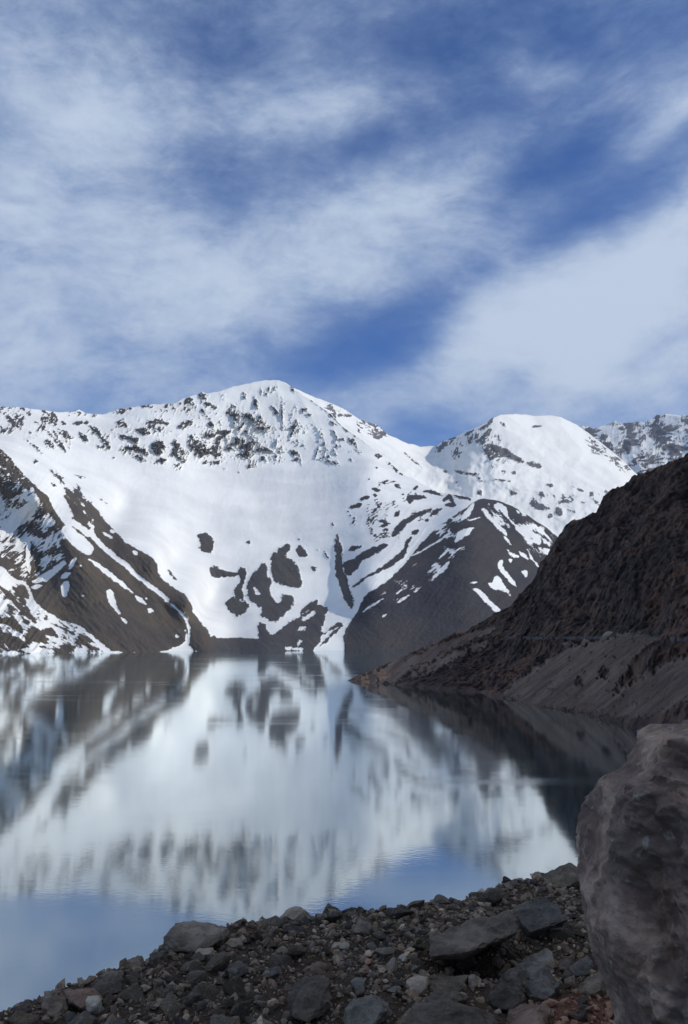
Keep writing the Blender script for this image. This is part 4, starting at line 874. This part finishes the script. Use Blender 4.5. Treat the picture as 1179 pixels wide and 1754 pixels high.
# ------------------------------------------------------------------ loose stones
def ico(sub):
    bm = bmesh.new(); bmesh.ops.create_icosphere(bm, subdivisions=sub, radius=1.0)
    V = np.array([v.co[:] for v in bm.verts]); F = np.array([[v.index for v in f.verts] for f in bm.faces]); bm.free(); return V, F
I1, I2, I3 = ico(1), ico(2), ico(3)
def stone_shape(I, rng, npl=11, soft=0.0):
    d = I[0]; k_i = np.arange(npl)+.5; ph = np.arccos(1-2*k_i/npl); tt = np.pi*(1+5**.5)*k_i+rng.uniform(0, 6)
    n = np.stack([np.cos(tt)*np.sin(ph), np.sin(tt)*np.sin(ph), np.cos(ph)], -1)+rng.normal(size=(npl, 3))*.42; n /= np.linalg.norm(n, axis=1)[:, None]
    h = rng.uniform(.5, .95, npl)
    dn = d@n.T; r = np.where(dn > .08, h/np.maximum(dn, .08), 9).min(1); r = np.minimum(r, 1.5)
    return d*r[:, None]
rng = np.random.RandomState(21)
pal = ['grey', 'dark', 'grey', 'dark', 'olive', 'dark', 'grey', 'olive', 'dark', 'grey', 'grey', 'brown', 'dark', 'olive', 'blue', 'dark', 'grey', 'pale']
protos = []
for k in range(36):
    s = stone_shape(I3, rng, 10)*np.array([1, rng.uniform(.55, .95), rng.uniform(.26, .7)])
    s = s*(1+.05*fbm(s[:, 0]*3+k, s[:, 1]*3, s[:, 2]*3, 3, .6))[:, None]
    me = mesh_from('stone', s, I3[1], True)
    try: me.set_sharp_from_angle(angle=R(17))
    except Exception: pass
    me.materials.append(M[pal[k % len(pal)]]); protos.append(me)
def project(x, y, z):
    r = math.hypot(x, y); u, v = pixel(math.atan2(x, y), (z-EYE)/r); return float(u), float(v)
def ok_spot(u, v, pad):
    for (a, b, c, d, D) in boxes:
        if a-pad*.4 < u < c+pad*.4 and b-pad*.2 < v < d-2+pad*.1: return False
    return u < 1015
placed = []; tries = 0
while len(placed) < 258 and tries < 9000:
    tries += 1
    x = rng.uniform(-2.9, 2.6); y = rng.uniform(4.3, 8.4)
    if y > np.interp(x, ex, ey)+.12: continue
    z = float(ground_h(x, y)); u, v = project(x, y, z)
    if not (-15 < u < 1010 and v < 1775): continue
    big = rng.rand() < .26+.35*(v > 1640)*(u > 560)
    sz = rng.uniform(.045, .105) if big else rng.uniform(.022, .046)
    pad = sz/y*FPX*1.6
    if not ok_spot(u, v, pad): continue
    if any((x-a)**2+(y-b)**2 < (.62*(sz+s2))**2 for a, b, s2 in placed): continue
    placed.append((x, y, sz))
    o = bpy.data.objects.new('stone', protos[rng.randint(len(protos))]); sc.collection.objects.link(o); o.parent = bank
    o.location = (x, y, z+sz*.22); o.scale = (sz, sz, sz)
    o.rotation_euler = (rng.normal()*.35, rng.normal()*.35, rng.uniform(0, 6.28))

sh_ = stone_shape(I3, rng, 9)*np.array([4.6, 2.4, 1.5])
me = mesh_from('outcrop', sh_*(1+.15*fbm(sh_[:, 0], sh_[:, 1], sh_[:, 2], 3))[:, None], I3[1], True)
oo = link('rock', me, M['pale'], kind='thing', label='pale pinkish outcrop beside the track on the dark right slope', category='rock'); oo.location = OUT_AT; oo.rotation_euler = (0, R(-14), R(20))

# gravel: two grades joined, too many to count
def gravel(name, n, smin, smax, I, seed, xr, yr, edge_pow=0):
    rg = np.random.RandomState(seed); Vs = []; Fs = []; cs = []; off = 0
    shapes = [stone_shape(I, rg, 9)*np.array([1, rg.uniform(.6, 1), rg.uniform(.4, .8)]) for _ in range(40)]
    x = rg.uniform(*xr, n); y = rg.uniform(*yr, n)
    keep = (y < np.interp(x, ex, ey)+.55) & (np.abs(x)/y < .46); x, y = x[keep], y[keep]
    z = ground_h(x, y); size = smin*(smax/smin)**(rg.rand(len(x))**1.9)
    red = redness(x, y)
    for k in range(len(x)):
        s = shapes[rg.randint(40)]*size[k]
        a, b, c = rg.uniform(0, 6.28), rg.normal()*.5, rg.normal()*.5
        ca, sa, cb, sb, cc_, sc2 = math.cos(a), math.sin(a), math.cos(b), math.sin(b), math.cos(c), math.sin(c)
        Rm = np.array([[ca, -sa, 0], [sa, ca, 0], [0, 0, 1]])@np.array([[1, 0, 0], [0, cb, -sb], [0, sb, cb]])@np.array([[cc_, 0, sc2], [0, 1, 0], [-sc2, 0, cc_]])
        Vs.append(s@Rm.T+np.array([x[k], y[k], z[k]+size[k]*rg.uniform(.05, .4)]))
        Fs.append(I[1]+off); off += len(s); cs.append(np.full(len(I[1]), rg.rand()*.98 if red[k] < .4 else 1.6+rg.rand()*.4))
    me = mesh_from(name, np.concatenate(Vs), np.concatenate(Fs), False, None, {'tone': np.concatenate(cs)})
    return link(name, me, MAT_GRAVEL, kind='stuff', label='loose dark angular gravel covering the bank')
m, t = mat_new('gravel_rock')
at = t.node('ShaderNodeAttribute', attribute_name='tone'); tc = t.node('ShaderNodeTexCoord').outputs['Object']; n1 = t.noise(tc, 30, 6, .7)
rp = t.node('ShaderNodeValToRGB'); rp.color_ramp.interpolation = 'CONSTANT'; t.l.new(t.math('MULTIPLY', at.outputs['Fac'], .5), rp.inputs[0])
cr = rp.color_ramp; cr.elements[0].color = (0.204, 0.138, 0.085, 1); cr.elements[1].position = .06; cr.elements[1].color = (0.330, 0.226, 0.140, 1)
for pos, c in ((.14, (0.259, 0.171, 0.101)), (.20, (0.425, 0.290, 0.179)), (.27, (0.235, 0.180, 0.130)), (.32, (0.378, 0.234, 0.133)), (.38, (0.535, 0.365, 0.225)), (.42, (0.298, 0.191, 0.109)), (.466, (0.723, 0.495, 0.308)), (.478, (0.472, 0.260, 0.142)), (.75, (0.425, 0.210, 0.115)), (.88, (0.535, 0.296, 0.170)), (.96, (0.298, 0.166, 0.101))):
    e = cr.elements.new(pos); e.color = c+(1,)
mm = t.node('ShaderNodeMix', data_type='RGBA', blend_type='MULTIPLY'); mm.inputs[0].default_value = 1; t.l.new(rp.outputs[0], mm.inputs[6])
vv = t.ramp(n1.outputs[0], .3, .7, .65, 1.3); cc3 = t.node('ShaderNodeCombineXYZ')
for k in range(3): t.l.new(vv, cc3.inputs[k])
t.l.new(cc3.outputs[0], mm.inputs[7])
bs = t.node('ShaderNodeBsdfPrincipled'); t.l.new(mm.outputs[2], bs.inputs['Base Color']); bs.inputs['Roughness'].default_value = .85; bs.inputs['Specular IOR Level'].default_value = .25
bp = t.node('ShaderNodeBump'); bp.inputs['Distance'].default_value = .006; t.l.new(n1.outputs[0], bp.inputs['Height']); t.l.new(bp.outputs[0], bs.inputs['Normal'])
o_ = t.node('ShaderNodeOutputMaterial'); t.l.new(bs.outputs[0], o_.inputs[0]); MAT_GRAVEL = m
gravel('gravel', 13000, .014, .050, I1, 5, (-3.8, 3.8), (4.0, 9.0))
gravel('gravel', 22000, .005, .015, ico(1) if False else (I1[0], I1[1]), 6, (-3.8, 3.8), (4.0, 9.0)) if False else None
V0 = np.array([v for v in I1[0][:12]]); 
bm = bmesh.new(); bmesh.ops.create_icosphere(bm, subdivisions=1, radius=1.0)
I0 = (np.array([v.co[:] for v in bm.verts]), np.array([[v.index for v in f.verts] for f in bm.faces])); bm.free()
gravel('gravel', 26000, .006, .016, I0, 6, (-3.6, 3.6), (4.0, 9.0))

# ------------------------------------------------------------------ air
m, t = mat_new('thin_haze')
pv = t.node('ShaderNodeVolumePrincipled'); pv.inputs['Color'].default_value = (.86, .92, 1.0, 1); pv.inputs['Density'].default_value = 1.8e-5; pv.inputs['Anisotropy'].default_value = .2
o_ = t.node('ShaderNodeOutputMaterial'); t.l.new(pv.outputs[0], o_.inputs[1])
hb = [(x, y, z) for x in (-9000, 9000) for y in (-400, 10500) for z in (-26, 2700)]
me = mesh_from('haze', hb, [(0, 1, 3, 2), (4, 6, 7, 5), (0, 4, 5, 1), (2, 3, 7, 6), (0, 2, 6, 4), (1, 5, 7, 3)], False)
link('haze', me, m, kind='stuff')
